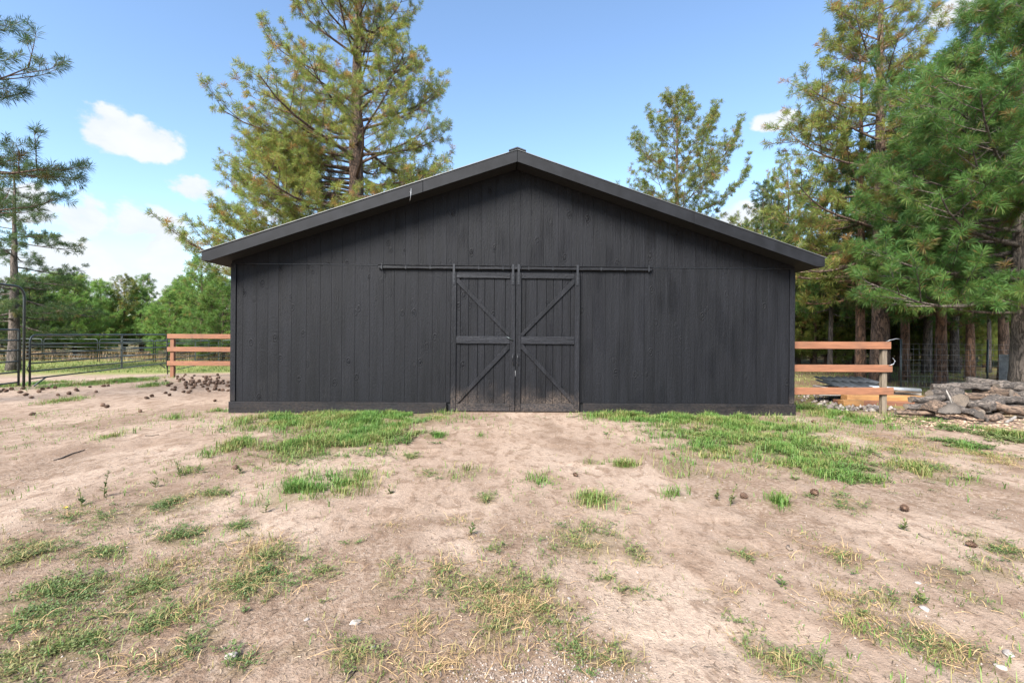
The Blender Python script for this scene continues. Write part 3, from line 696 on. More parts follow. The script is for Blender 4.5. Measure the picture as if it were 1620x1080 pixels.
# ------------------------------------------------------------------ trees
def unit(v): return v / (np.linalg.norm(v) + 1e-9)
def make_tree(seed, H, r0, prof, nlimb, elev, needles=40, nlen=.19, nw=.009, sec=2.6, twig=4.2, asym=(0, 0), lean=(0, 0), extra=(), brown=.14, zmin=None, upc=.5, skipfrac=0.0, spread=.9):
    rs = np.random.RandomState(seed)
    br = Geo(); tp = []; td = []; tcol = []
    n = 16; tt = np.linspace(0, 1, n)
    sway = np.cumsum(rs.randn(n, 2) * .012 * H / 10, 0); sway -= sway[0]
    path = np.stack([lean[0] * tt * H + sway[:, 0], lean[1] * tt * H + sway[:, 1], tt * H - .15 * (tt == 0)], 1)
    rad = r0 * (1 - .93 * tt ** .95) + r0 * .18 * np.exp(-tt * H / .35)
    sides = 14
    tube_t = tube_np(path, rad, sides, True, 1 + .07 * rs.randn(n, sides))
    br.add(*tube_t)
    zs = np.array([p[0] for p in prof]); rsv = np.array([p[1] for p in prof])
    z0, z1 = zs[0], zs[-1]
    limbs = []
    for i in range(nlimb):
        t = (i + rs.rand()) / nlimb
        z = z0 + (z1 - z0) * (t ** 1.12)
        if rs.rand() < skipfrac: continue
        az = i * 2.399 + rs.rand() * .9
        L = np.interp(z, zs, rsv) * rs.uniform(.62, 1.08) * (1 + asym[0] * math.cos(az - asym[1]))
        e = np.interp(t, np.linspace(0, 1, len(elev)), elev) + rs.randn() * .12
        limbs.append((z, az, L, e))
    for z, az, L, e in list(limbs) + [tuple(x) for x in extra]:
        L = max(L, .25)
        base = np.array([np.interp(z, path[:, 2], path[:, 0]), np.interp(z, path[:, 2], path[:, 1]), z])
        m = 7; s = np.linspace(0, 1, m)
        ez = e + upc * s ** 1.6 + rs.randn() * .06 - .25 * np.sin(s * 3.14) * (L / 5)
        a2 = az + np.cumsum(rs.randn(m) * .07)
        step = L / (m - 1)
        dv = np.stack([np.cos(a2) * np.cos(ez), np.sin(a2) * np.cos(ez), np.sin(ez)], 1)
        pts = base + np.vstack([[0, 0, 0], np.cumsum(dv[1:] * step, 0)])
        rb = min(.30 * np.interp(z, path[:, 2], rad), .012 + .014 * L)
        br.add(*tube_np(pts, rb * (1 - .85 * s) + .004, 6, False))
        ns = int(2 + L * sec)
        for k in range(ns):
            sp = .22 + .78 * (k + rs.rand()) / ns
            pp = np.array([np.interp(sp, s, pts[:, q]) for q in range(3)])
            tg = unit(np.array([np.interp(sp, s, dv[:, q]) for q in range(3)]))
            side = 1 if k % 2 else -1
            perp = unit(np.cross(tg, [0, 0, 1])) * side
            ang = rs.uniform(.55, 1.15)
            d2 = unit(tg * math.cos(ang) + perp * math.sin(ang) + np.array([0, 0, rs.uniform(-.08, .42)]))
            l2 = (.22 + .30 * rs.rand()) * L * (1 - .62 * sp) + rs.uniform(.22, .5)
            l2 = min(l2, 1.7)
            c = np.linspace(0, 1, 4)[:, None]
            p2 = pp + d2 * l2 * c + np.array([0, 0, 1]) * (c ** 2) * l2 * rs.uniform(.02, .3) + rs.randn(4, 3) * .02 * l2 * c
            br.add(*tube_np(p2, (.006 + .007 * l2) * (1 - .7 * c[:, 0]), 4, False))
            n3 = int(2 + l2 * twig)
            cbase = rs.rand()
            for j in range(n3):
                sj = .25 + .75 * (j + rs.rand()) / n3
                q0 = np.array([np.interp(sj, c[:, 0], p2[:, w]) for w in range(3)])
                d3 = unit(d2 * .7 + rs.randn(3) * .55 + np.array([0, 0, .28]))
                l3 = rs.uniform(.08, .30)
                q1 = q0 + d3 * l3
                if l3 > .12: br.add(*tube_np([q0, q1], [.006, .004], 3, False))
                tp.append(q1); td.append(d3); tcol.append(.6 * rs.rand() + .4 * cbase)
            tp.append(p2[-1]); td.append(unit(p2[-1] - p2[-2])); tcol.append(.6 * rs.rand() + .4 * cbase)
        tp.append(pts[-1]); td.append(dv[-1]); tcol.append(rs.rand())
    tp = np.array(tp); td = np.array(td); tcol = np.array(tcol)
    if zmin is not None:
        k = tp[:, 2] > zmin; tp, td, tcol = tp[k], td[k], tcol[k]
    T = len(tp)
    P = np.repeat(tp, needles, 0); D = np.repeat(td, needles, 0); C = np.repeat(tcol, needles)
    K = len(P)
    off = rs.rand(K) * -.16 + .02
    rnd = rs.randn(K, 3); rnd -= (rnd * D).sum(1)[:, None] * D; rnd /= np.linalg.norm(rnd, axis=1)[:, None] + 1e-9
    fw = rs.uniform(.15, 1.1, K)
    nd = D * fw[:, None] + rnd * spread; nd[:, 2] += .10; nd /= np.linalg.norm(nd, axis=1)[:, None]
    ln = nlen * rs.uniform(.7, 1.2, K) * np.repeat(rs.uniform(.8, 1.15, T), needles)
    b0 = P + D * off[:, None]
    wv = np.cross(nd, rs.randn(K, 3)); wv /= np.linalg.norm(wv, axis=1)[:, None] + 1e-9
    hw = nw * .5
    midp = b0 + nd * (ln * .55)[:, None]
    tip = b0 + nd * ln[:, None]; tip[:, 2] -= ln * .12
    V = np.empty((K, 4, 3)); V[:, 0] = b0; V[:, 1] = midp + wv * hw; V[:, 2] = midp - wv * hw; V[:, 3] = tip
    idx = np.arange(K)[:, None] * 4
    Tq = (idx + np.array([[0, 1, 3, 2]]))
    # green outside, some old yellow-brown needles at the back of each tuft
    col = .12 + .62 * C + .12 * rs.randn(K)
    old = (off < -.09) & (rs.rand(K) < brown * 2.2)
    dead = np.repeat(rs.rand(T) < brown * .45, needles)
    col = np.where(old | dead, .86 + .14 * rs.rand(K), np.clip(col, 0, .80))
    return br, V.reshape(-1, 3), Tq, np.repeat(col, 4)
def plant_tree(name, label, geo, loc, bark, leaf, rz=0, group=None, sc=1.0):
    br, V, Tq, col = geo
    root = empty(name, loc, rz); root.scale = (sc, sc, sc)
    tag(root, label, 'tree', group)
    br.obj('trunk', bark, root, True)
    mesh_np('crown', V, Tq, leaf, root, {'tint': col})
    return root
def copy_tree(src, label, loc, rz, sc, group=None, name=None, bark=None, leaf=None):
    r = src.copy(); link(r); r.location = loc; r.rotation_euler = (0, 0, rz); r.scale = (sc, sc, sc) if not isinstance(sc, tuple) else sc
    r.name = name or src.name.split('.')[0]
    tag(r, label)
    if group: r['group'] = group
    elif 'group' in r: del r['group']
    for c in src.children:
        k = c.copy(); link(k); k.parent = r
        mt = bark if c.name.startswith('trunk') else leaf
        if mt: k.material_slots[0].link = 'OBJECT'; k.material_slots[0].material = mt
    return r
def base(px, Z, py=600):
    p = at(px, py, Z); return (p[0], p[1], float(height(p[0], p[1])))
PI = math.pi
# tall pine behind the left roof slope
g1 = make_tree(11, 19.5, .46, [(3.6, 4.2), (5.2, 5.4), (8.5, 4.8), (10.5, 4.0), (12.3, 3.4), (15, 2.6), (17.5, 1.7), (19.5, .4)], 92, [.0, .22, .45, .8], 48, .20, .012, sec=3.0, asym=(.12, PI), brown=.16, upc=.4, extra=[(4.3 + .21 * k, PI + .55 * math.sin(k * 2.1), (5.9 - .10 * k) * (1 - .16 * (k % 3)), .0 + .012 * k) for k in range(24)])
plant_tree('pine_tree', 'tall broad olive-green pine rising behind the left slope of the barn roof', g1, base(563, 19.8), M['bark'], M['olive'])
# dense near pine over the log pile
g2 = make_tree(23, 12.2, .27, [(2.1, 3.0), (3.2, 3.8), (5.0, 3.8), (6.3, 3.1), (7.6, 2.0), (9.2, .95), (10.8, .25)], 112, [-.12, .05, .3, .7], 64, .185, .0095, sec=3.1, twig=4.8, brown=.09, upc=.5, asym=(.08, PI), zmin=1.55)
plant_tree('pine_tree', 'dense dark green long-needled pine whose low boughs hang above the log pile', g2, base(1620, 11.6), M['bark_grey'], M['green'])
# tall open pine behind it
g3 = make_tree(31, 16.3, .27, [(3.4, 4.0), (6.0, 4.3), (8.0, 3.4), (10.5, 2.7), (13, 1.9), (15, 1.0), (16.3, .3)], 52, [.0, .2, .5, .9], 42, .21, .013, sec=2.4, asym=(.1, PI), brown=.18, upc=.5)
T3 = plant_tree('pine_tree', 'tall open-crowned pine with upswept limbs, just left of the dense dark pine', g3, base(1391, 16.6), M['bark'], M['olive'])
# pine showing over the right slope
g4 = make_tree(47, 16.9, .27, [(5.0, 4.6), (8, 5.2), (11, 4.9), (13.5, 3.6), (15.5, 2.2), (16.9, .5)], 46, [.2, .4, .6, 1.0], 40, .26, .018, sec=2.1, twig=3.6, brown=.1, upc=.6)
T4 = plant_tree('pine_tree', 'slim airy pine showing above the right slope of the barn roof', g4, base(1072, 32.0), M['bark'], M['olive'])
copy_tree(T4, 'short pine top peeping over the right end of the barn roof', base(1212, 33.0), 2.1, .60)
# branch-only pine at the left edge of the picture
g5 = make_tree(59, 11.5, .24, [(6.6, 2.0), (8, 1.9), (10, 1.2), (11.5, .3)], 14, [.2, .4, .8], 54, .17, .009, sec=2.8, twig=4.0, brown=.08,
               extra=((5.9, -.30, 2.75, .05), (6.1, .1, 2.9, .1), (4.7, -.15, 2.9, .06), (5.1, .35, 2.6, -.05), (3.95, .05, 2.5, -.05), (6.9, .0, 2.3, .15), (5.6, 2.6, 2.6, .1), (6.4, 3.8, 2.4, .1), (5.2, 4.6, 2.2, .1)), upc=.28)
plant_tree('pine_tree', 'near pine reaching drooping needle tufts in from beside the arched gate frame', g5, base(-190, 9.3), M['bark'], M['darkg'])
# layered pine by the arched frame
g6 = make_tree(61, 10.4, .26, [(2.2, 3.0), (4, 3.3), (6.5, 2.8), (8.5, 2.0), (10.4, .3)], 40, [-.1, .0, .1, .4], 40, .20, .015, sec=2.6, brown=.05, upc=.12, skipfrac=.15)
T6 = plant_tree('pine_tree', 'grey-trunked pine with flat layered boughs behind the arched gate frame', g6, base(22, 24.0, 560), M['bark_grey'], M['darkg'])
# young bushy pines beyond the corral
g7 = make_tree(71, 5.6, .13, [(.35, 2.2), (1.2, 2.5), (2.8, 2.0), (4.2, 1.2), (5.6, .2)], 46, [.05, .2, .5, .9], 34, .22, .017, sec=3.0, twig=4.0, brown=.06, upc=.5)
g8 = make_tree(83, 7.6, .15, [(.8, 2.0), (2.5, 2.5), (4.6, 2.0), (6.4, 1.2), (7.6, .2)], 40, [.1, .3, .6, 1.0], 34, .22, .017, sec=2.6, twig=3.8, brown=.10, upc=.6, skipfrac=.1)
T7 = plant_tree('young_pine', 'bushy bright green young pine beyond the six-bar gate', g7, base(118, 36, 570), M['bark'], M['fresh'], sc=1.02)
T8 = plant_tree('young_pine', 'leggy young pine with open crown beyond the orange timber fence', g8, base(318, 34, 570), M['bark'], M['fresh'], sc=.92)
copy_tree(T8, 'small round-topped pine standing between the bushy pine and the leggy pine', base(196, 42, 570), 1.3, .86, leaf=M['olive'])
copy_tree(T7, 'low bushy pine right against the barn corner beyond the pipe panels', base(352, 33, 570), 2.2, .95)
copy_tree(T7, 'low bushy pine left of the leggy pine beyond the pipe panels', base(268, 37, 570), 4.0, .86)
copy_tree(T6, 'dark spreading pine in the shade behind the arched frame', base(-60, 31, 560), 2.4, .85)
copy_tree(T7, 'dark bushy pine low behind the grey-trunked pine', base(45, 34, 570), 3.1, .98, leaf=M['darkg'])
for px, Z, sc, lb in ((85, 39, 1.12, 'rounded bright green pine between the arched frame and the bushy pine'), (158, 41, 1.05, 'rounded bright green pine close behind the six-bar gate brace'), (222, 43, .98, 'rounded low pine behind the gate latch end'), (290, 40, 1.08, 'rounded green pine behind the left end of the orange fence'), (338, 38, 1.1, 'rounded green pine filling in beside the barn corner')):
    copy_tree(T7, lb, base(px, Z, 570), px * .37, sc)
gl = 'pines in the far row beyond the corral'
rs_ = random.Random(9)
for k in range(15):
    px = -60 + k * 31 + rs_.uniform(-8, 8)
    copy_tree(T7 if k % 3 else T8, ('bright green', 'olive', 'dark green')[k % 3] + ' pine in the far row beyond the corral panels', base(px, rs_.uniform(46, 62), 560), rs_.uniform(0, 6.2), rs_.uniform(.8, 1.1), ('bright green', 'olive', 'dark green')[k % 3] + ' ' + gl, leaf=M[('fresh', 'olive', 'darkg')[k % 3]])
# forest on the right
def slim(seed, H, r0, cb):
    return make_tree(seed, H, r0, [(cb, 1.6), (cb + 1.5, 2.3), (H * .6, 2.0), (H * .85, 1.1), (H, .2)], 40, [-.2, .05, .3, .8], 30, .21, .020, sec=2.4, twig=3.6, brown=.1, upc=.4)
S1 = plant_tree('pine_tree', 'orange-barked pine trunk standing by the end of the three-rail fence', slim(91, 11.5, .15, 2.6), base(1431, 17.6), M['bark_orange'], M['darkg'])
S2 = plant_tree('pine_tree', 'pale sunlit plated pine trunk rising behind the middle of the log pile', slim(97, 10.5, .17, 2.2), base(1489, 15.6), M['bark_orange'], M['green'])
copy_tree(S1, 'narrow orange trunk pine close left of the tall open-crowned pine', base(1361, 17.8), 2.5, 1.15, leaf=M['olive'])
copy_tree(S1, 'red-brown pine trunk behind the right part of the log pile', base(1534, 18.2), 1.0, 1.0)
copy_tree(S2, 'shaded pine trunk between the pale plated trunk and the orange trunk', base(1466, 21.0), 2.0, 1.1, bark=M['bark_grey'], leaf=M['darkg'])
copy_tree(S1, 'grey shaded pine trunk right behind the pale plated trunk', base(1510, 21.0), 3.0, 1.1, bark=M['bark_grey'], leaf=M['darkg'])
copy_tree(S2, 'dull pine trunk beside the upright grey cylinder', base(1588, 17.5), 4.0, 1.05, bark=M['bark'])
gf = 'pines crowding the forest behind the wire fence'
for k in range(44):
    row = k % 4
    Z = (23, 29, 37, 48)[row] + rs_.uniform(-2.5, 2.5)
    u = (k // 4) / 10.5
    px = 1215 + u * 470 + rs_.uniform(-16, 16)
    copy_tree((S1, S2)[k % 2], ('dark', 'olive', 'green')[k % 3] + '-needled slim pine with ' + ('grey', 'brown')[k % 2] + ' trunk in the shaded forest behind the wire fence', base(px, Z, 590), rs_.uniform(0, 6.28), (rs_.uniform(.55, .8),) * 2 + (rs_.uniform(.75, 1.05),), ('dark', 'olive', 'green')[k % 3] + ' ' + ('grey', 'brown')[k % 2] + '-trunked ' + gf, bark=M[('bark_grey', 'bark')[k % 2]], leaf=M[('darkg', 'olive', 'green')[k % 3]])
gu = 'young pines filling the forest understorey'
for k in range(34):
    copy_tree(T7 if k % 3 else T8, ('olive', 'bright green')[k % 2] + (' bushy' if k % 3 else ' leggy') + ' young pine among the trunks of the forest', base(1235 + (k // 2) * 27 + rs_.uniform(-10, 10), (26, 42)[k % 2] + rs_.uniform(-3, 6), 590), rs_.uniform(0, 6.28), rs_.uniform(.6, 1.05), ('olive', 'bright green')[k % 2] + (' bushy ' if k % 3 else ' leggy ') + gu, leaf=M[('olive', 'fresh')[k % 2]])
for k, (px, Z, sc) in enumerate(((1285, 27, .60), (1320, 24, .62), (1265, 34, .68), (1345, 32, .75), (1410, 27, .75), (1450, 30, .8), (1560, 25, .8), (1600, 30, .9))):
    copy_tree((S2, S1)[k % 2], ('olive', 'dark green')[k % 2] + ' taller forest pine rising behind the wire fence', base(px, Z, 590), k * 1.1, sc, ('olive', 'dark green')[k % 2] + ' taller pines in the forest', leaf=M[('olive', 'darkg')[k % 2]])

# ------------------------------------------------------------------ wire fence at the forest edge
wf = empty('wire_fence', tuple(base(1500, 14.2, 610))); tag(wf, 'thin woven wire fence stretched before the forest trunks', 'fence')
wA = np.array(base(1424, 14.3, 610)); wB = np.array(base(1700, 14.3, 610))
W_ = Geo(); wd = wB - wA; wL = np.linalg.norm(wd); wd /= wL
for z in np.linspace(.08, 1.36, 9):
    W_.add(*tube_np([wA + [0, 0, z], (wA + wB) / 2 + [0, 0, z - .01], wB + [0, 0, z]], .0035, 4, False))
for s in np.arange(.05, wL, .17):
    W_.add(*tube_np([wA + wd * s + [0, 0, .05], wA + wd * s + [0, 0, 1.36]], .003, 4, False))
put(W_.obj('mesh', M['wire'], None), wf)
for s in (.02, wL * .5, wL - .02):
    p = wA + wd * s; put(tube('post', [p + [0, 0, -.3], p + [0, 0, 1.5]], .025, M['pipe'], None, 6), wf)
# upright grey cylinder behind the logs
p = np.array(base(1592, 12.6, 606))
rsn = np.random.RandomState(4)
sp_ = []; nS = 120
Wr = Geo()
for k in range(34):                          # rolled sheet of upright wires
    a = k / 34 * 2 * PI; r = .125 + .004 * math.sin(k * 3)
    q = p + np.array([math.cos(a) * r, math.sin(a) * r, 0]); Wr.add(*tube_np([q, q + [0, 0, 1.12]], .0095, 5, True))
for z in np.arange(.04, 1.12, .11):
    an = np.linspace(0, 2 * PI, 25); Wr.add(*tube_np(np.stack([p[0] + .127 * np.cos(an), p[1] + .127 * np.sin(an), np.full(25, p[2] + z)], 1), .006, 4, False))
an = np.linspace(0, 2 * PI, 25)
Wr.add(*tube_np([p, p + [0, 0, 1.1]], .112, 16, True))
tag(Wr.obj('grey_cylinder', M['cyl'], None, True), 'upright grey ribbed metal cylinder standing behind the log pile', 'roll')

# ------------------------------------------------------------------ log pile
def log(px, py, Z, L, d, yaw, tilt=0.0, mat='log', cut='cut', half=False, label=None, roll=0.0, seed=0, name='log'):
    d = d * .84; rs = np.random.RandomState(seed + int(px)); m = 9; sides = 18
    an = np.arange(sides) / sides * 2 * PI
    prof = 1 + .07 * np.sin(an * 2 + rs.rand() * 6) + .05 * np.sin(an * 3 + rs.rand() * 6) + .03 * rs.randn(sides)
    yy = np.cos(an) * prof * d / 2; zz = np.sin(an) * prof * d / 2
    if half: zz = np.maximum(zz, -.02 * d)
    V = []; 
    for k in range(m):
        s = k / (m - 1) - .5; b = rs.randn(2) * .012 * d / .2; w = 1 + .05 * rs.randn() + .05 * math.sin(s * 5)
        j = 1 + .035 * rs.randn(sides)
        V.append(np.stack([np.full(sides, s * L) + (rs.randn(sides) * .006 if k in (0, m - 1) else 0), yy * w * j + b[0], zz * w * j + b[1] + .03 * math.cos(s * 4) * d], 1))
    V = np.vstack(V + [[[-L / 2, 0, 0]], [[L / 2, 0, 0]]]).astype(float)
    i = np.arange(m - 1)[:, None] * sides; j = np.arange(sides)[None, :]; j2 = (j + 1) % sides
    Q = np.stack([i + j, i + j2, i + sides + j2, i + sides + j], -1).reshape(-1, 4)
    body = np.concatenate([Q[:, [0, 1, 2]], Q[:, [0, 2, 3]]])
    k = np.arange(sides); k2 = (k + 1) % sides; c0 = m * sides
    c0t = np.stack([np.full(sides, c0), k2, k], 1); c1t = np.stack([np.full(sides, c0 + 1), (m - 1) * sides + k, (m - 1) * sides + k2], 1)
    root = empty(name, tuple(at(px, py, Z)))
    root.rotation_euler = (Matrix.Rotation(yaw, 3, 'Z') @ Matrix.Rotation(-tilt, 3, 'Y') @ Matrix.Rotation(roll, 3, 'X')).to_euler()
    b = mesh_np('bark', V, body, M[mat], root, smooth=True)
    for tri, c in ((c0t, c0), (c1t, c0 + 1)):
        used = np.unique(tri); mp = {v: q for q, v in enumerate(used)}
        mesh_np('cut_end', V[used] * [1.0005, .985, .985], np.vectorize(mp.get)(tri), M[cut], root)
    tag(root, label or 'weathered grey-brown log lying in the heap', 'log', None if label else 'grey logs in the heap')
    return root
# big pieces seen singly (pixel, depth, length, diameter, yaw: +90 deg points away from the camera)
log(1486, 650, 9.1, .55, .40, R(78), .05, 'logred', 'cutdark', True, 'split half log with dark flat-bottomed cut face at the front of the heap')
log(1529, 654, 9.0, .45, .30, R(100), .1, 'log', 'cutdark', True, 'smaller split half log right of the flat-bottomed half log', roll=.3)
log(1509, 627, 9.75, .5, .36, R(62), .12, 'log', 'cut', False, 'thick round log with broad grey cut face and bark flap, mid heap')
log(1518, 612, 10.2, .95, .20, R(160), -.06, 'log', 'cut', False, 'pale log on top of the heap with dark hollow end')
log(1578, 608, 10.3, 1.0, .20, R(-28), -.12, 'log', 'cut', False, 'slanting grey log on top of the heap beside the grey cylinder')
log(1570, 620, 10.0, .6, .22, R(110), .0, 'logred', 'cut', False, 'brown log with ringed end tucked under the slanting grey log')
log(1612, 610, 10.2, 1.1, .19, R(6), .02, 'log', 'cut', False, 'long dark grey log lying level across the top right of the heap')
log(1612, 633, 9.7, 1.0, .19, R(3), -.02, 'log', 'cut', False, 'plain grey log lying level below the long dark top log')
log(1567, 637, 9.5, .62, .30, R(25), .12, 'log', 'cutdark', False, 'thick blue-grey knotty log in the middle of the heap')
log(1598, 646, 9.3, .95, .20, R(-32), -.16, 'logred', 'cut', False, 'brown log sloping down to the right at the front of the heap')
log(1466, 631, 9.7, .75, .15, R(8), .03, 'log', 'cut', False, 'slim pale log at the fence end of the heap, upper one')
log(1455, 643, 9.4, .55, .14, R(4), .0, 'log', 'cut', False, 'slim pale log at the fence end of the heap, lower one')
log(1447, 653, 9.2, .7, .10, R(-4), .0, 'logred', 'cut', False, 'thin flat slab of bark-covered wood lying on chips by the fence post')
log(1568, 661, 8.9, .42, .16, R(15), .05, 'logred', 'cutdark', True, 'dark split wedge on the chips in front of the heap', roll=1.2)
log(1570, 672, 8.6, .50, .11, R(-5), .0, 'logred', 'cutdark', False, 'dark reddish log lying lowest in the grass edge of the heap')
log(1598, 664, 8.8, .50, .06, R(28), .12, 'grey_timber', 'cut', False, 'pale yellowish stick poking out of the heap towards the grass')
log(1487, 622, 10.0, .7, .18, R(20), .0, 'log', 'cut', False, 'grey log behind the thick round log')
log(1540, 640, 9.5, .5, .20, R(120), .0, 'log', 'cut', False, 'stubby log wedged between the half logs and the knotty log')
for px, py, Z, L, d, yw in ((1505, 640, 9.6, .6, .18, 30), (1548, 628, 9.9, .7, .20, 150), (1590, 628, 9.9, .8, .2, 20), (1625, 652, 9.4, .7, .22, 30), (1545, 650, 9.35, .5, .16, 60), (1640, 625, 10.0, .9, .22, -10),
                            (1500, 630, 10.2, .8, .2, 5), (1550, 633, 10.3, .9, .24, 10), (1600, 634, 10.2, .9, .24, -12), (1520, 645, 9.8, .8, .22, 12), (1570, 645, 9.8, .9, .24, 5), (1615, 648, 9.7, .9, .24, -5),
                            (1480, 640, 9.9, .7, .18, -6)):
    o_ = log(px, py, Z, L, d, R(yw), 0, 'log' if int(px) % 3 else 'logred')
    if not int(px) % 3: o_['label'] = 'brown-barked log lying in the heap'; o_['group'] = 'brown logs in the heap'
    else: o_['label'] = 'weathered grey log lying in the heap'
flap = tube_np([at(1497, 617, 9.35), at(1503, 630, 9.3), at(1509, 650, 9.25)], [.012, .02, .012], 5)
tag(mesh_np('bark_strip', flap[0], flap[1], M['grey_timber']), 'pale strip of bark leaning on the thick round log', 'bark')

# bark chips spread in front of the heap
rs = np.random.RandomState(12)
def scatter_px(n, boxes, rs):
    out = []
    while len(out) < n:
        b = boxes[rs.randint(len(boxes))]; px = rs.normal(b[0], b[2] * .5); py = rs.normal(b[1], b[3] * .5)
        if py < 560: continue
        out.append(ground(px, py))
    return np.array(out)
def chips(name, pts, lo, hi, flat, mat, attr='tint', rs=rs, lift=.5):
    n = len(pts); size = rs.uniform(lo, hi, n) * rs.uniform(.6, 1, n)
    oc = np.array([[1, 0, 0], [-1, 0, 0], [0, 1, 0], [0, -1, 0], [0, 0, 1], [0, 0, -1.]])
    fc = np.array([[0, 2, 4], [2, 1, 4], [1, 3, 4], [3, 0, 4], [2, 0, 5], [1, 2, 5], [3, 1, 5], [0, 3, 5]])
    sc = np.stack([size, size * rs.uniform(.35, .9, n), size * flat * rs.uniform(.5, 1.2, n)], 1)
    a = rs.rand(n) * 6.28; ca, sa = np.cos(a), np.sin(a)
    L = oc[None] * sc[:, None, :] * rs.uniform(.7, 1.2, (n, 6, 1))
    V = np.stack([L[..., 0] * ca[:, None] - L[..., 1] * sa[:, None], L[..., 0] * sa[:, None] + L[..., 1] * ca[:, None], L[..., 2] + L[..., 0] * rs.uniform(-.25, .25, (n, 1))], -1)
    V += pts[:, None, :]; V[..., 2] += (sc[:, 2] * lift)[:, None]
    T = (np.arange(n)[:, None, None] * 6 + fc[None]).reshape(-1, 3)
    o = mesh_np(name, V.reshape(-1, 3), T, mat, None, {attr: np.repeat(rs.rand(n), 6)}); return o
c = chips('bark_chips', scatter_px(1700, [(1490, 668, 90, 9), (1530, 662, 80, 12), (1450, 658, 50, 8), (1560, 676, 60, 8), (1440, 664, 40, 6)], rs), .03, .10, .22, M['chip'])
tag(c, 'loose bark chips spread on the ground before the log pile', 'bark chips', kind='stuff')
c = chips('rubble', scatter_px(260, [(1285, 624, 34, 5), (1310, 634, 36, 6), (1345, 646, 50, 4), (1380, 648, 30, 3)], rs), .04, .13, .6, M['pebble'])
tag(c, 'small pale stones scattered behind the three-rail fence', 'stones', kind='stuff')

# ------------------------------------------------------------------ stacked timber behind the right fence
def timber(name, pa, pb, Z0, Z1, w, h, mat, label, cat='timber', z=None):
    A_ = at(*pa, Z0); B_ = at(*pb, Z1)
    L = np.linalg.norm(B_ - A_)
    bm = bmesh.new(); bmesh.ops.create_cube(bm, size=1)
    for v in bm.verts: v.co = (v.co.x * L, v.co.y * w, v.co.z * h)
    o = bm_obj(name, bm, mat, None, .008); d = Vector(B_ - A_)
    o.location = (A_ + B_) / 2; o.rotation_euler = (0, -math.asin(d.z / d.length), math.atan2(d.y, d.x))
    return tag(o, label, cat)
timber('timber', (1322, 637), (1462, 640), 11.0, 10.9, .22, .14, M['redt'], 'red-brown timber lowest in the stack behind the three-rail fence')
timber('timber', (1330, 637), (1362, 637), 10.7, 10.7, .2, .13, M['amber'], 'short amber block in front of the stacked timbers')
timber('timber', (1335, 628), (1458, 630), 11.1, 11.0, .24, .12, M['amber'], 'long amber timber second from the bottom of the stack')
timber('timber', (1290, 622), (1450, 622), 11.4, 11.3, .3, .08, M['grey_timber'], 'grey weathered plank on the amber timber')
o = tube('pole', [at(1375, 613, 11.2), at(1456, 618, 11.0)], .055, M['galv'], None, 12); tag(o, 'round grey pole lying on the timber stack by the fence post', 'pole')
timber('timber', (1298, 614), (1400, 615), 11.6, 11.5, .7, .09, M['grey_timber'], 'wide grey plank under the black sheets')
for k, (pa, pb, zz) in enumerate((((1305, 606), (1392, 610), 11.5), ((1302, 600.5), (1376, 601), 12.1))):
    A_ = at(*pa, zz); B_ = at(*pb, zz - .1); n = 26; V = []; 
    for i in range(n):
        q = lerp(A_, B_, i / (n - 1)); zc = .018 * math.sin(i * 1.6)
        V += [q + np.array([0, -.35, zc - .03]), q + np.array([0, .35, zc + .05]), q + np.array([0, .35, zc + .05 - .02]), q + np.array([0, -.35, zc - .05])]
    V = np.array(V); T = []
    for i in range(n - 1):
        for j in range(4): T.append((i * 4 + j, i * 4 + (j + 1) % 4, (i + 1) * 4 + (j + 1) % 4, (i + 1) * 4 + j))
    T.append((0, 1, 2, 3)); T.append(((n - 1) * 4 + 3, (n - 1) * 4 + 2, (n - 1) * 4 + 1, (n - 1) * 4))
    tag(mesh_np('corrugated_sheet', V, T, M['tarp']), ('black corrugated sheet lying on the wide grey plank', 'upper black corrugated sheet at the back of the timber stack')[k], 'sheet')

# ------------------------------------------------------------------ grass, weeds, straw, litter, stones
rs = np.random.RandomState(77)
def pts_in(lst, per_m2, loose=.66, thr=.40):
    P = []; K = []
    for px, py, rx, ry, k in lst:
        c = ground(px, py); a = np.linalg.norm(ground(px + rx, py)[:2] - c[:2]); b = .5 * np.linalg.norm(ground(px, py + ry)[:2] - ground(px, max(py - ry, 545))[:2])
        n = int(per_m2 * math.pi * a * b * k) + 2
        r = np.abs(rs.randn(n)) ** .9 * loose; t = rs.rand(n) * 6.283
        x = c[0] + a * r * np.cos(t); y = c[1] + b * r * np.sin(t)
        # clumping
        cl = vnoise(x * 7 + 5, y * 7) * .6 + vnoise(x * 2.3, y * 2.3 + 9) * .4
        keep = rs.rand(n) < np.clip((cl - thr) * 4.5 + .25 * (vnoise(x * 16, y * 16) - .5), .02, 1)
        x, y = x[keep], y[keep]; P.append(np.stack([x, y, height(x, y)], 1))
    P = np.vstack(P)
    inside = (P[:, 1] > -.055) & (np.abs(P[:, 0]) < HW + .04)
    return P[~inside]
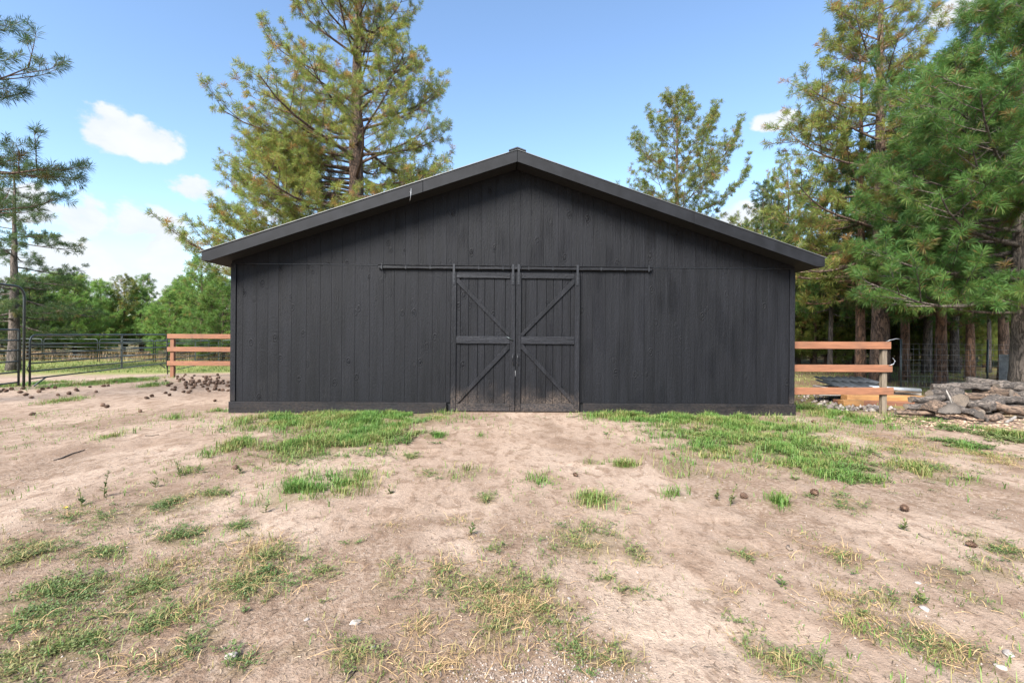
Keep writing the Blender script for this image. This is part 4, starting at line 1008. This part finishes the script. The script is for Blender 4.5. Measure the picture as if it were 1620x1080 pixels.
def blades(name, P, h0, h1, w, mat, label, cat, bend=.6, tint=(.0, 1.0), flat=False, per=1):
    P = np.repeat(P, per, 0); n = len(P)
    if per > 1: P = P + np.concatenate([rs.randn(n, 2) * .018, np.zeros((n, 1))], 1)
    h = rs.uniform(h0, h1, n) * rs.uniform(.6, 1.1, n) * (.45 + 1.0 * vnoise(P[:, 0] * 3.3 + 50, P[:, 1] * 3.3)); a = rs.rand(n) * 6.283
    d = np.stack([np.cos(a), np.sin(a), np.zeros(n)], 1); s = np.stack([-np.sin(a), np.cos(a), np.zeros(n)], 1)
    bd = rs.uniform(.15, 1, n) * bend; up = np.array([0, 0, 1.])
    m1 = P + up * (h * .55)[:, None] + d * (h * bd * .3)[:, None]
    tp = P + up * (h * (1 - .35 * bd))[:, None] + d * (h * bd * .95)[:, None]
    ww = (w * rs.uniform(.7, 1.3, n))[:, None]
    V = np.stack([P - s * ww * .5 - up * .004, P + s * ww * .5 - up * .004, m1 + s * ww * .45, m1 - s * ww * .45, tp], 1)
    i = np.arange(n)[:, None] * 5
    T = np.concatenate([i + [[0, 1, 2]], i + [[0, 2, 3]], i + [[3, 2, 4]]])
    tn = np.clip(tint[0] + (tint[1] - tint[0]) * (.5 * rs.rand(n) + .5 * vnoise(P[:, 0] * 3, P[:, 1] * 3)), 0, 1)
    o = mesh_np(name, V.reshape(-1, 3), T, mat, None, {'tint': np.repeat(tn, 5)})
    return tag(o, label, cat, kind='stuff')
gp = pts_in(GRASS, 1900)
blades('grass', gp, .05, .15, .006, M['grass'], 'bright green grass growing along the barn base and in tufts', 'grass', 1.3, (.05, 1.2), per=3)
ov_ = pts_in(WEED + DRY, 1150, 1.05, .30)
blades('olive_grass', ov_, .02, .07, .0038, M['grass'], 'short olive half-dry grass round the weed patches', 'grass', 1.7, (.42, 1.35), per=2)
bl_ = pts_in([(80, 960, 140, 60, 1), (300, 900, 160, 60, .8), (160, 830, 120, 30, .7), (800, 960, 120, 60, .8), (1400, 960, 160, 70, .7), (1560, 900, 80, 60, .8), (1500, 730, 120, 30, .8), (600, 740, 100, 40, .5), (1180, 740, 140, 40, .6), (930, 830, 90, 40, .5), (380, 700, 60, 40, .5)], 260, .95, .32)
blades('thin_grass', bl_, .015, .06, .004, M['grass'], 'thin scattered grass over the worn dirt', 'grass', 1.6, (.4, 1.3), per=2)
# sparse sprouts over the whole yard
n = 9000; x = rs.uniform(-9, 10.5, n); y = rs.uniform(-8.2, .3, n)
keep = (fbm(x * .8 + 40, y * .5 + 3, 4) + .10 * sstep(1, 4, np.abs(x)) > .53) & ~((y > -.1) & (np.abs(x) < HW + .1)) & ~((np.abs(x) < 1.4) & (y > -4))
sp = np.stack([x, y, height(x, y)], 1)[keep]
blades('sparse_grass', sp, .02, .07, .005, M['grass'], 'sparse short sprouts of grass across the dirt yard', 'grass', 1.0, (.3, 1.0), per=3)
# weeds: creeping stems with small leaves
def weeds(name, P, mat, label, smin, smax, leaf):
    n = len(P); nst = 5; V = []; Tn = []
    nl = 9
    a = rs.rand(n, nst) * 6.283; L = rs.uniform(smin, smax, (n, nst)); el = rs.uniform(.08, .6, (n, nst))
    s = (np.arange(nl) + 1) / nl
    c = P[:, None, None, :] + (L[..., None] * s)[..., None] * np.stack([np.cos(a) * np.cos(el), np.sin(a) * np.cos(el), np.sin(el)], -1)[:, :, None, :]
    c[..., 2] -= (L[..., None] * s ** 2 * np.sin(el)[..., None] * .45); c[..., 2] += .006
    c = c.reshape(-1, 3); m = len(c)
    la = np.repeat(a.ravel(), nl) + rs.uniform(-1.9, 1.9, m); le = rs.uniform(-.1, .8, m); lf = leaf * rs.uniform(.6, 1.3, m)
    d = np.stack([np.cos(la) * np.cos(le), np.sin(la) * np.cos(le), np.sin(le)], 1)
    sd = np.stack([-np.sin(la), np.cos(la), rs.uniform(-.4, .4, m)], 1)
    V = np.stack([c, c + d * (lf * .5)[:, None] + sd * (lf * .27)[:, None], c + d * lf[:, None], c + d * (lf * .5)[:, None] - sd * (lf * .27)[:, None]], 1)
    T = np.arange(m)[:, None] * 4 + np.array([[0, 1, 2, 3]])
    pt = np.repeat(.25 + .75 * vnoise(P[:, 0] * 2.5, P[:, 1] * 2.5), nst * nl)
    tn = np.clip(.5 * pt + .45 * rs.rand(m) - .05, 0, 1)
    o = mesh_np(name, V.reshape(-1, 3), T, mat, None, {'tint': np.repeat(tn, 4)})
    return tag(o, label, 'weeds', kind='stuff')
wp = pts_in([(a, b, c, d, e * (1.0 if a < 470 or b < 770 else .5)) for a, b, c, d, e in WEED], 430, .92, .29)
weeds('ground_weeds', wp, M['weed'], 'low creeping green weeds in patches on the dirt', .03, .11, .0145)
cl_ = pts_in([(500, 702, 70, 14, 1.2), (1230, 706, 110, 22, .9), (1320, 738, 60, 12, 1), (620, 690, 60, 20, .6), (1120, 690, 90, 18, .5), (1335, 752, 36, 9, 1.3), (1600, 695, 34, 24, 1.6), (1525, 706, 36, 10, 1.0)], 220)
weeds('leafy_weeds', cl_, M['weed'], 'leafy clover-like weeds mixed into the grass by the barn', .05, .14, .028)
# dry straw: bent stems lying about
def straw(name, P, l0, l1, w, mat, label, cat, lift=.35, tint=(0, 1)):
    n = len(P); a = rs.rand(n) * 6.283; L = rs.uniform(l0, l1, n) * rs.uniform(.4, 1, n); k = 5
    V = []; s = np.linspace(0, 1, k); cur = rs.uniform(-1.3, 1.3, n); e = rs.uniform(0, lift, n)
    aa = a[:, None] + cur[:, None] * s[None]
    dx = np.cumsum(np.cos(aa), 1) / k * L[:, None]; dy = np.cumsum(np.sin(aa), 1) / k * L[:, None]
    x = P[:, :1] + dx; y = P[:, 1:2] + dy
    z = height(x, y) + .003 + (np.sin(s[None] * 2.4) * e[:, None] * L[:, None]) + rs.rand(n, 1) * .006
    c = np.stack([x, y, z], -1)
    sd = np.stack([-np.sin(aa), np.cos(aa), rs.uniform(-.6, .6, (n, 1)).repeat(k, 1)], -1)
    ww = w * rs.uniform(.6, 1.4, n)[:, None, None] * (1 - .5 * s)[None, :, None] * .5
    V = np.concatenate([c + sd * ww, c - sd * ww], 1)          # n, 2k, 3
    T = []
    i = np.arange(n)[:, None] * 2 * k
    T = np.concatenate([i + [[j, j + 1, k + j + 1, k + j]] for j in range(k - 1)])
    o = mesh_np(name, V.reshape(-1, 3), T, mat, None, {'tint': np.repeat(np.clip(tint[0] + (tint[1] - tint[0]) * rs.rand(n), 0, 1), 2 * k)})
    return tag(o, label, cat, kind='stuff')
straw('dry_straw', pts_in(DRY + [(a, b, c, d, .25) for a, b, c, d, e in WEED], 2400, .95, .30), .04, .19, .0030, M['straw'], 'tangled dry straw stems lying on the dirt', 'straw', .30)
n = 60000; u = rs.rand(n) ** 1.5
y = -8.3 + u * 9; x = rs.uniform(-1, 1, n) * (1.2 + (y + 9.4) * 1.1) + .1
k = (rs.rand(n) < np.clip(1.9 * (fbm(x * .9 + 3, y * .45, 4) - .34) * 2.2 + .12, .08, 1)) & ~((y > -.08) & (np.abs(x) < HW + .1))
straw('plant_litter', np.stack([x, y, height(x, y)], 1)[k], .010, .07, .0035, M['litter'], 'fine dead plant litter strewn over the yard', 'litter', .12)
# grit and pebbles
n = 26000; u = rs.rand(n) ** 1.7; y = -8.3 + u * 8; x = rs.uniform(-1, 1, n) * (1.2 + (y + 9.4) * 1.1) + .1
k = rs.rand(n) < np.clip((fbm(x * 1.3 + 60, y * .9, 3) - .3) * 3, .1, 1)
k &= ~((y > -.08))
pp = np.stack([x, y, height(x, y)], 1)[k]
tag(chips('pebbles', pp, .003, .011, .7, M['pebble'], rs=rs, lift=.3), 'small pebbles and grit scattered over the dirt', 'pebbles', kind='stuff')
gv = scatter_px(900, [(870, 1058, 90, 30), (780, 1070, 90, 22), (960, 1072, 90, 18), (900, 1000, 90, 50)], rs)
tag(chips('gravel', gv, .004, .013, .7, M['pebble'], rs=rs, lift=.3), 'pale crushed gravel showing through the dirt in the foreground', 'gravel', kind='stuff')
# tall dry grass and green field beyond the corral
n = 4200; px = rs.uniform(-40, 380, n); Zr = rs.uniform(31.5, 42, n)
q = np.array([at(a, 565, b) for a, b in zip(px, Zr)]); q[:, 2] = height(q[:, 0], q[:, 1])
blades('tall_dry_grass', q, .25, .8, .022, M['straw'], 'tall dry grass standing beyond the corral panels', 'grass', .6, (.5, 1.3))
n = 7000; px = rs.uniform(-40, 380, n); Zr = rs.uniform(23.0, 31, n)
q = np.array([at(a, 565, b) for a, b in zip(px, Zr)]); q[:, 2] = height(q[:, 0], q[:, 1])
blades('pasture_grass', q, .05, .14, .02, M['grass'], 'short pasture grass inside the corral', 'grass', .8, (.3, 1.0))
n = 5000; x = rs.uniform(5.8, 22, n); y = rs.uniform(1.0, 16, n)
blades('forest_grass', np.stack([x, y, height(x, y)], 1), .05, .16, .016, M['grass'], 'thin yellowish grass on the forest floor', 'grass', .9, (.6, 1.0))

# single upright weeds
def upright(px, py, h, label, seed):
    rs2 = np.random.RandomState(seed); p = ground(px, py)
    root = empty('weed', tuple(p)); tag(root, label, 'weed', None)
    ln = rs2.uniform(-.35, .35, 2)
    k = 7; s = np.linspace(0, 1, k); st = np.stack([ln[0] * s ** 1.5 * h, ln[1] * s * h, s * h - .01], 1)
    tv, tt_ = tube_np(st, .0035 * (1.2 - .7 * s), 5)
    mesh_np('stem', tv, tt_, M['weed'], root, {'tint': np.full(len(tv), .7)})
    n = int(16 + h * 110); f = rs2.uniform(.08, 1, n); c = np.stack([np.interp(f, s, st[:, q]) for q in range(3)], 1)
    a = rs2.rand(n) * 6.283; e = rs2.uniform(.1, 1.0, n); lf = .05 * (1.15 - .7 * f) * rs2.uniform(.7, 1.2, n)
    d = np.stack([np.cos(a) * np.cos(e), np.sin(a) * np.cos(e), np.sin(e)], 1); sd = np.stack([-np.sin(a), np.cos(a), np.zeros(n)], 1)
    V = np.stack([c, c + d * (lf * .5)[:, None] + sd * (lf * .2)[:, None], c + d * lf[:, None], c + d * (lf * .5)[:, None] - sd * (lf * .2)[:, None]], 1)
    mesh_np('leaves', V.reshape(-1, 3), np.arange(n)[:, None] * 4 + np.array([[0, 1, 2, 3]]), M['weed'], root, {'tint': np.repeat(rs2.uniform(.2, .85, n), 4)})
for k, (px, py, h, lb) in enumerate(((165, 785, .26, 'tall leaning weed with leafy tip on the bare dirt left of the barn'), (128, 800, .16, 'small leafy weed beside the tall leaning weed'),
        (285, 752, .16, 'upright weed pair in front of the left barn corner'), (314, 748, .10, 'short weed beside the upright weed pair'), (245, 770, .10, 'tiny weed sprout near the yellow-flowered patch'),
        (1155, 800, .20, 'tall thin weed standing alone right of the doorway path'), (1135, 790, .10, 'short weed just beside the tall thin weed'), (1430, 838, .09, 'small weed near the pine cones on bare dirt'),
        (768, 795, .08, 'small weed tuft in the middle of the doorway path'), (745, 845, .10, 'slender weed on the doorway path'), (1238, 925, .06, 'tiny weed on the pale dirt track'), (420, 810, .09, 'tiny weed left of the grass clump'),
        (617, 780, .08, 'tiny weed at the edge of the grass clump'), (1460, 955, .08, 'small weed by a flat stone'), (1365, 975, .05, 'dry little weed by tangled straw'), (380, 748, .09, 'weed below the leafy clump by the barn'))):
    upright(px, py, h, lb, 200 + k)
# yellow flowers
def flower(px, py, lb):
    p = ground(px, py); root = empty('flower', tuple(p)); tag(root, lb, 'flower')
    V, T = tube_np([(0, 0, -.01), (.005, 0, .05)], .002, 5); mesh_np('stem', V, T, M['weed'], root, {'tint': np.full(len(V), .5)})
    V = []; T = []
    for k in range(9):
        a = k / 9 * 2 * PI; b = a + .3
        V += [(.005, 0, .05), (.005 + .018 * math.cos(a), .018 * math.sin(a), .058), (.005 + .018 * math.cos(b), .018 * math.sin(b), .06)]; T.append((3 * k, 3 * k + 1, 3 * k + 2))
    mesh_np('petals', V, T, M['yellow'], root)
M['yellow'] = mat_plain('yellow_petal', (.75, .48, .02), .6)
flower(102, 813, 'yellow flower in a low green patch on the left dirt'); flower(584, 716, 'yellow flower at the edge of the barn grass')
# stones and sticks
def stone(px, py, sx, sy, sz, lb, seed):
    bm = bmesh.new(); bmesh.ops.create_icosphere(bm, subdivisions=3, radius=1)
    r = random.Random(seed); o3 = Vector((r.random() * 9, r.random() * 9, r.random() * 9))
    from mathutils import noise
    for v in bm.verts:
        v.co *= 1 + .28 * noise.noise(v.co * 1.3 + o3); v.co = Vector((v.co.x * sx, v.co.y * sy, v.co.z * sz))
    p = ground(px, py); o = bm_obj('stone', bm, M['stone'], None, 0, True, tuple(p + [0, 0, sz * .35])); o.rotation_euler = (0, 0, r.random() * 6)
    tag(o, lb, 'stone')
for k, (px, py, a, lb) in enumerate(((900, 947, .026, 'round white stone on bare dirt right of the dry grass patch'), (905, 1000, .0, ''), (563, 985, .05, 'long pale stone lying left of the dry grass patch'), (366, 1038, .05, 'flat grey stone among weeds in the left foreground'),
        (1595, 1035, .05, 'pale flat stone in the right foreground corner'), (1582, 1055, .04, 'small whitish stone beside the pale flat stone'), (1462, 963, .045, 'flat stone by the small weed on the right'), (1420, 730, .05, 'white stone in front of the log pile grass'),
        (485, 980, .025, 'small white pebble-like stone near left weeds'), (1008, 905, .02, 'tiny white stone on the pale track'), (590, 1025, .03, 'whitish stone beside a green weed clump'), (1452, 922, .028, 'dark round stone on the pale dirt track'))):
    if a: stone(px, py, a * .62, a * .42, a * .25, lb, k)
def stick(pa, pb, r, lb, k):
    A_, B_ = ground(*pa), ground(*pb); rs2 = np.random.RandomState(k); n = 6; s = np.linspace(0, 1, n)[:, None]
    P = A_ * (1 - s) + B_ * s + rs2.randn(n, 3) * [.015, .015, 0]; P[:, 2] = height(P[:, 0], P[:, 1]) + r * .7
    o = tube('stick', P, r * (1 - .5 * s[:, 0]), M['stick'], None, 6); tag(o, lb, 'stick')
stick((1358, 708), (1402, 728), .012, 'dark fallen stick on dirt before the fence post', 1)
stick((85, 730), (135, 712), .011, 'thin dark stick lying on the left dirt', 2); stick((228, 690), (252, 688), .012, 'curved stick on dirt near the barn corner', 3)
stick((345, 680), (358, 676), .012, 'short stick below the barn corner', 4); stick((1452, 845), (1478, 855), .008, 'thin twig near the pine cones on the right', 5)
stick((902, 660), (925, 657), .012, 'brown stick at the foot of the right door', 6); stick((1240, 865), (1254, 872), .012, 'short dark stick on the pale track', 7)
stick((560, 1062), (535, 1080), .006, 'twig in the front weeds', 8)

# ------------------------------------------------------------------ pine cones
def cone_mesh():
    G = Geo(); V = []; n = 9
    t = np.linspace(0, 1, 7); V0, T0 = tube_np(np.stack([t * 2 - 1, 0 * t, 0 * t], 1), .45 * np.sin(np.clip(t, .06, .97) * 3.0) + .05, 7); G.add(V0, T0)
    for i in range(8):
        x = -0.85 + i * .22; r = .72 * math.sin((i + 1.2) / 9.2 * PI) + .06
        for j in range(8):
            a = (j + .5 * (i % 2)) / 8 * 2 * PI; b = .34
            o = lambda rr, aa, xx: (xx, rr * math.cos(aa), rr * math.sin(aa))
            G.add(np.array([o(r * .5, a, x - .12), o(r * .95, a - b, x + .12), o(r * 1.12, a, x + .22), o(r * .95, a + b, x + .12), o(r * .8, a, x + .02)]), np.array([[0, 1, 4], [1, 2, 4], [2, 3, 4], [3, 0, 4], [0, 3, 2], [0, 2, 1]]))
    return G
cone0 = cone_mesh().obj('pine_cone', M['cone']); cme = cone0.data; bpy.data.objects.remove(cone0)
def cone(px, py, s, lb, grp, name='pine_cone'):
    p = ground(px, py); o = bpy.data.objects.new(name, cme); link(o); k = s * random.uniform(.7, 1.1)
    o.scale = (k, k * .95, k * .9); o.location = (p[0], p[1], p[2] + k * .55); o.rotation_euler = (random.uniform(-3, 3), random.uniform(-.25, .25), random.uniform(0, 6.28))
    tag(o, lb, 'pine cone', grp)
random.seed(21)
spots = [(262, 623), (268, 626), (232, 631), (240, 628), (298, 622), (297, 621.5), (301, 620), (222, 652), (163, 643), (169, 645), (340, 635), (276, 618), (277, 614), (6, 617), (10, 620), (41, 626), (50, 630), (67, 617), (76, 615), (87, 614.5),
         (18, 617), (32, 622), (120, 618), (105, 610), (152, 621), (164, 612), (171, 611), (185, 606), (196, 603), (247, 604), (262, 603), (271, 608), (266, 611), (280, 600), (281, 597), (291, 596), (37, 616), (62, 621), (109, 624), (122, 619), (142, 613), (92, 626), (0, 621)]
while len(spots) < 118:
    px, py = random.gauss(322, 24), random.gauss(606, 8)
    if 262 < px < 364 and 593 < py < 626: spots.append((px, py))
for px, py in spots: cone(px, py, .062, 'brown pine cone on the dirt between the pipe gate and the barn', 'pine cones by the gate')
for px, py, s, lb in ((51, 657, .06, 'lone pine cone on bare dirt in front of the pipe gate'), (1431, 808, .052, 'pine cone on the pale track, middle of three on the right'), (1537, 865, .05, 'pine cone beside green weeds at the right'), (1288, 783, .05, 'dark pine cone beside a dry grass tuft on the right'),
                      (910, 753, .045, 'pine cone lying near the doorway path'), (1177, 788, .04, 'small reddish pine cone beside the tall thin weed'), (372, 742, .04, 'pine cone by the weed below the left barn corner'), (1287, 669, .045, 'pine cone in the grass before the right barn corner')):
    cone(px, py, s, lb, None)
bpy.context.view_layer.update()
